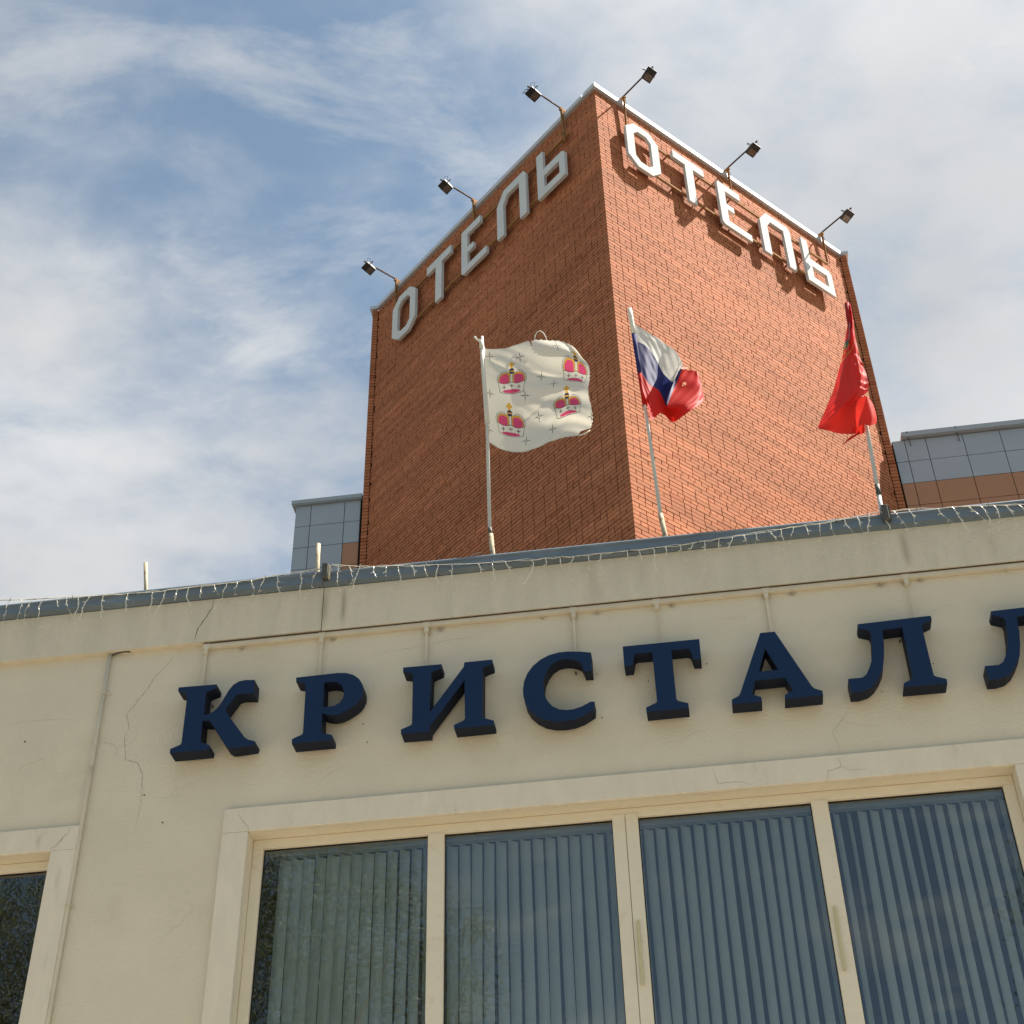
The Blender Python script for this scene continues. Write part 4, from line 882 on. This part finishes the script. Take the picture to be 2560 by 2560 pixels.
# --- the striped flag
RED = np.array([.72, .022, .014]); BLUE = np.array([.032, .038, .15]); WH2 = np.array([.78, .76, .68])
def tri_print(U, V):
    C_ = np.ones(U.shape + (3,)) * WH2
    C_[V > .25] = BLUE; C_[V > .5] = RED
    C_[(np.abs(V - .02) < .008)] = WH2 * .85
    return C_
def tri_mask(U, V):
    hole = ((U - .87) / .016) ** 2 + ((V - .60) / .018) ** 2 < 1
    slit = (np.abs(U - .74 + .02 * np.sin(V * 60)) < .006) & (V > .07) & (V < .26) & (np.sin(V * 170) > -.3)
    return ~(hole | slit)
t = thing('flag', 'white, blue and red striped flag curled by the wind on the middle pole', 'flag', FF, (1.0, .3, 9.7), 'flags on the parapet poles')
cloth('flag_cloth', D['tri'], 240, 240, t, M_REDC, tri_print, lambda U, V: np.clip(U * 4, 0, 1) * (.006 * np.sin(9 * U + 5 * V) + .005 * np.sin(19 * U - 9 * V + 1) + .0025 * np.sin(37 * U + 15 * V) + .0015 * np.sin(61 * V - 30 * U)), tri_mask)
P2 = [(.980, .3, 10.60), (.999, .3, 10.17), (1.0, .3, 10.165), (1.022, .3, 9.86)]
zz = [10.625, 10.33, 9.885, 9.545]
def pole2(z):
    pts = [(1.025, 9.40), (.979, 10.615)]; f_ = (z - 9.40) / (10.615 - 9.40); return (1.025 + (.979 - 1.025) * f_, .298, z)
for a_, b_, mt_, nm in ((zz[0], zz[1], M_WCLOTH, 'sleeve'), (zz[1], zz[2], cloth_mat('blue_cloth', tuple(BLUE)), 'sleeve'), (zz[2], zz[3], cloth_mat('red_cloth', tuple(RED * .8)), 'sleeve')):
    q = MB(); q.tube([pole2(a_), pole2((a_ * 2 + b_) / 3), pole2((a_ + 2 * b_) / 3), pole2(b_)], [.018, .0195, .0185, .020], 14); q.build(nm, mt_, t, smooth=True)

# --- the red flag
def red_print(U, V):
    C_ = np.ones(U.shape + (3,)) * np.array([.74, .045, .035])
    k1 = (np.abs(np.hypot((U - .05) * 1.2, (V - .235) * 5) - .42) < .06) & (V < .27) & (V > .16) & (U < .6); C_[k1] = (.55, .53, .56)
    k2 = (V > .275) & (V < .325) & (U < .42 - (V - .275) * 3); C_[k2] = (.12, .16, .10)
    k3 = (V > .30) & (V < .43) & (U < .8) & (np.abs(np.sin(U * 9 + V * 60)) < .28) & (U < (.46 - V) * 6); C_[k3] = (.55, .33, .05)
    return C_
t = thing('flag', 'limp red flag twisted round the right hand pole', 'flag', FF, (2.66, .3, 9.1), 'flags on the parapet poles')
cloth('flag_cloth', D['red'], 110, 220, t, M_REDC, red_print, lambda U, V: .010 * np.sin(14 * U + 3 * V) + .016 * np.clip(V * 3 - .3, 0, 1) * np.sin(5 * U + 1.5) - .030 * np.exp(-((U - .80) / .07) ** 2) * np.clip(V * 2, 0, 1) + .007 * np.exp(-((U - .86) / .10) ** 2) * np.sin(V * 75 + U * 6) + .004 * np.sin(30 * U + 8 * np.sin(7 * V)) * np.sin(5 * V) + .003 * np.sin(26 * V - 12 * U))
rd = lambda U, V: np.ones(U.shape + (3,)) * np.array([.78, .045, .028])
cloth('flag_fold', D['redfold'], 60, 40, t, M_REDC, rd, lambda U, V: .006 * np.sin(9 * U + 4 * V))
cloth('flag_fold', D['redlobe'], 60, 60, t, M_REDC, rd, lambda U, V: -.012 * np.sin(9 * U) * V)
cloth('flag_fold', D['redunder'], 40, 30, t, M_REDC, rd, lambda U, V: .01 * np.sin(7 * U))
q = MB(); q.tube(D['tassel'], [.012, .008, .010, .006, .003], 6); q.build('ribbon', cloth_mat('ribbon_cloth', (.60, .03, .02)), t, smooth=True)
q = MB(); q.tube([(2.640, .298, 9.45), (2.672, .298, 9.9), (2.692, .298, 10.3), (2.698, .298, 10.395)], [.03, .022, .019, .019], 14); q.build('sleeve', cloth_mat('dark_red_cloth', (.34, .02, .022)), t, smooth=True)

# ------------------------------------------------------------------ icicle light strings along the coping
CB = [Vector(p) for p in D['cable']]
def cable_at(x):
    for a_, b_ in zip(CB, CB[1:]):
        if a_.x <= x <= b_.x: return a_.lerp(b_, (x - a_.x) / (b_.x - a_.x))
    return CB[-1]
lrng = random.Random(21)
segs = [(-4.3, -1.30, 'clear icicle light string hanging along the coping left of the grey box'), (-1.27, 2.53, 'clear icicle light string hanging along the coping between the two boxes'), (2.56, 4.0, 'clear icicle light string looped along the coping right of the dark box')]
for a_, b_, lab in segs:
    t = thing('light_string', lab, 'string lights', FF, tuple(cable_at((a_ + b_) / 2)), 'icicle light strings on the coping')
    xs_ = np.arange(a_, b_, .06)
    q = MB(); q.tube([cable_at(x) + Vector((0, lrng.uniform(-.004, .0), lrng.uniform(-.006, .006))) for x in xs_], .0019, 5)
    q.tube([cable_at(x) + Vector((0, lrng.uniform(-.006, -.002), .004 + lrng.uniform(-.007, .007))) for x in xs_], .0015, 5); q.build('cable', M_WWIRE, t)
    q = MB(); q.tube([cable_at(x) + Vector((0, .006, .004 + lrng.uniform(-.002, .002))) for x in xs_], .0024, 5); q.build('black_cable', M_WIRE, t)
    for x in np.arange(a_ + .2, b_, .47):
        p = cable_at(x); q = MB(); q.tube([p + Vector((0, .0, -.012)), p + Vector((.004, -.006, 0)), p + Vector((.003, -.003, .022))], .0022, 5); q.build('cable_tie', M_WIRE, t)
    x = a_ + .05
    while x < b_:
        p = cable_at(x) + Vector((0, -.006, -.002)); q = MB()
        L = lrng.choice((.10, .16, .22, .28, .34)); n_ = int(L / .016); pts = []
        dx, ph = lrng.uniform(-.25, .25) + (.35 if x > 2.6 else 0), lrng.uniform(0, 6); cur = Vector(p)
        for j in range(n_ + 1):
            pts.append(tuple(cur)); dx += lrng.uniform(-.35, .35); dx *= .85
            cur = cur + Vector((dx * .016, lrng.uniform(-.002, .002), -.0155))
            cur.y = min(cur.y, -.062 if cur.z < 7.86 else -.104)
        nt_ = min(len(pts), lrng.choice((4, 6, 8, 11, 14)))
        for s0_ in (0, math.pi):     # two wires twisted together at the top
            tw_ = [(px_ + .0028 * math.cos(s0_ + 1.6 * j), py_ + .0028 * math.sin(s0_ + 1.6 * j), pz_) for j, (px_, py_, pz_) in enumerate(pts[:nt_])]
            if len(tw_) > 1: q.tube(tw_, .0017, 4)
        if len(pts) - nt_ > 1: q.tube(pts[nt_ - 1:], .0010, 4, 1)
        strand = q.build('strand', [M_WWIRE, M_CLEAR], t)
        bb_ = MB()
        for j in range(3, len(pts), lrng.choice((4, 5, 6))):
            c_ = Vector(pts[j]); d_ = Vector((lrng.uniform(-1, 1), -.1, lrng.uniform(-1, -.05))).normalized() * .026
            bb_.tube([c_, c_ + d_ * .3, c_ + d_ * .9, c_ + d_], [.0014, .0032, .0026, .0008], 5)
        if bb_.v: bb_.build('bulbs', M_CLEAR, strand)['kind'] = 'stuff'
        x += .088 + lrng.uniform(-.012, .014) + (.088 if lrng.random() < .16 else 0)
# two cable ends sticking up
t = thing('loose_wire', 'loose pale wire end curling up in front of the shaded brick wall', 'wire', FF, (.02 - .33, .02, 7.99))
q = MB(); q.tube([(-.330, .05, 7.975), (-.325, .05, 8.03), (-.300, .05, 8.07), (-.262, .05, 8.088), (-.225, .05, 8.092)], .0018, 5); q.build('wire', M_BEIGE, t)

# ------------------------------------------------------------------ trees across the street (seen in the panes)
def tree(label, x, y, z, rx, ry, rz, seed, nclump, per):
    r_ = random.Random(seed)
    t = thing('willow_tree', label, 'tree', WF, (x, y, 0), 'trees across the street')
    q = MB(); q.tube([(x, y, 0), (x + .15, y, 2.2), (x - .1, y + .1, 4.5), (x + .2, y, z)], [.34, .26, .2, .08], 10)
    q.build('trunk', M_BARK, t, smooth=True)
    for k in range(9):
        a = k * 2.4; q = MB(); h0 = 2.6 + .35 * k
        e_ = (x + rx * .75 * math.cos(a), y + ry * .75 * math.sin(a), min(z + rz * .7, h0 + 3.2 + .3 * k))
        q.tube([(x, y, h0), (x + rx * .35 * math.cos(a), y + ry * .35 * math.sin(a), h0 + 1.6), e_], [.10, .06, .02], 6); q.build('limb', M_BARK, t, smooth=True)
    vs, fs = [], []
    for c_ in range(nclump):
        while True:
            p = Vector((r_.uniform(-1, 1), r_.uniform(-1, 1), r_.uniform(-1, 1)))
            if .25 < p.length < 1: break
        cx2, cy2, cz2 = x + p.x * rx, y + p.y * ry, z + p.z * rz
        sz = r_.uniform(.25, .6)
        for j in range(per):
            d_ = Vector((r_.gauss(0, .5), r_.gauss(0, .5), r_.gauss(-.25, .7))) * sz
            P_ = Vector((cx2, cy2, cz2)) + d_
            a = Vector((r_.uniform(-1, 1), r_.uniform(-1, 1), r_.uniform(-1.4, .3))).normalized() * r_.uniform(.035, .065)
            b_ = a.cross(Vector((r_.uniform(-1, 1), r_.uniform(-1, 1), r_.uniform(-1, 1)))).normalized() * r_.uniform(.006, .012)
            i_ = len(vs); vs += [tuple(P_ - a), tuple(P_ + b_), tuple(P_ + a), tuple(P_ - b_)]; fs.append((i_, i_ + 1, i_ + 2, i_ + 3))
    q = MB(); q.v = vs; q.f = fs; q.m = [0] * len(fs)
    q.build('crown', M_LEAF, t, fixn=False)['kind'] = 'stuff'
tree('leafy willow reflected in the left panes, standing across the street', -9.6, -5.2, 10.2, 5.8, 2.8, 4.2, 5, 1250, 150)
tree('leafy willow reflected in the right edge of the large window', 7.55, -5.5, 10.0, 3.75, 3.2, 4.4, 9, 650, 130)
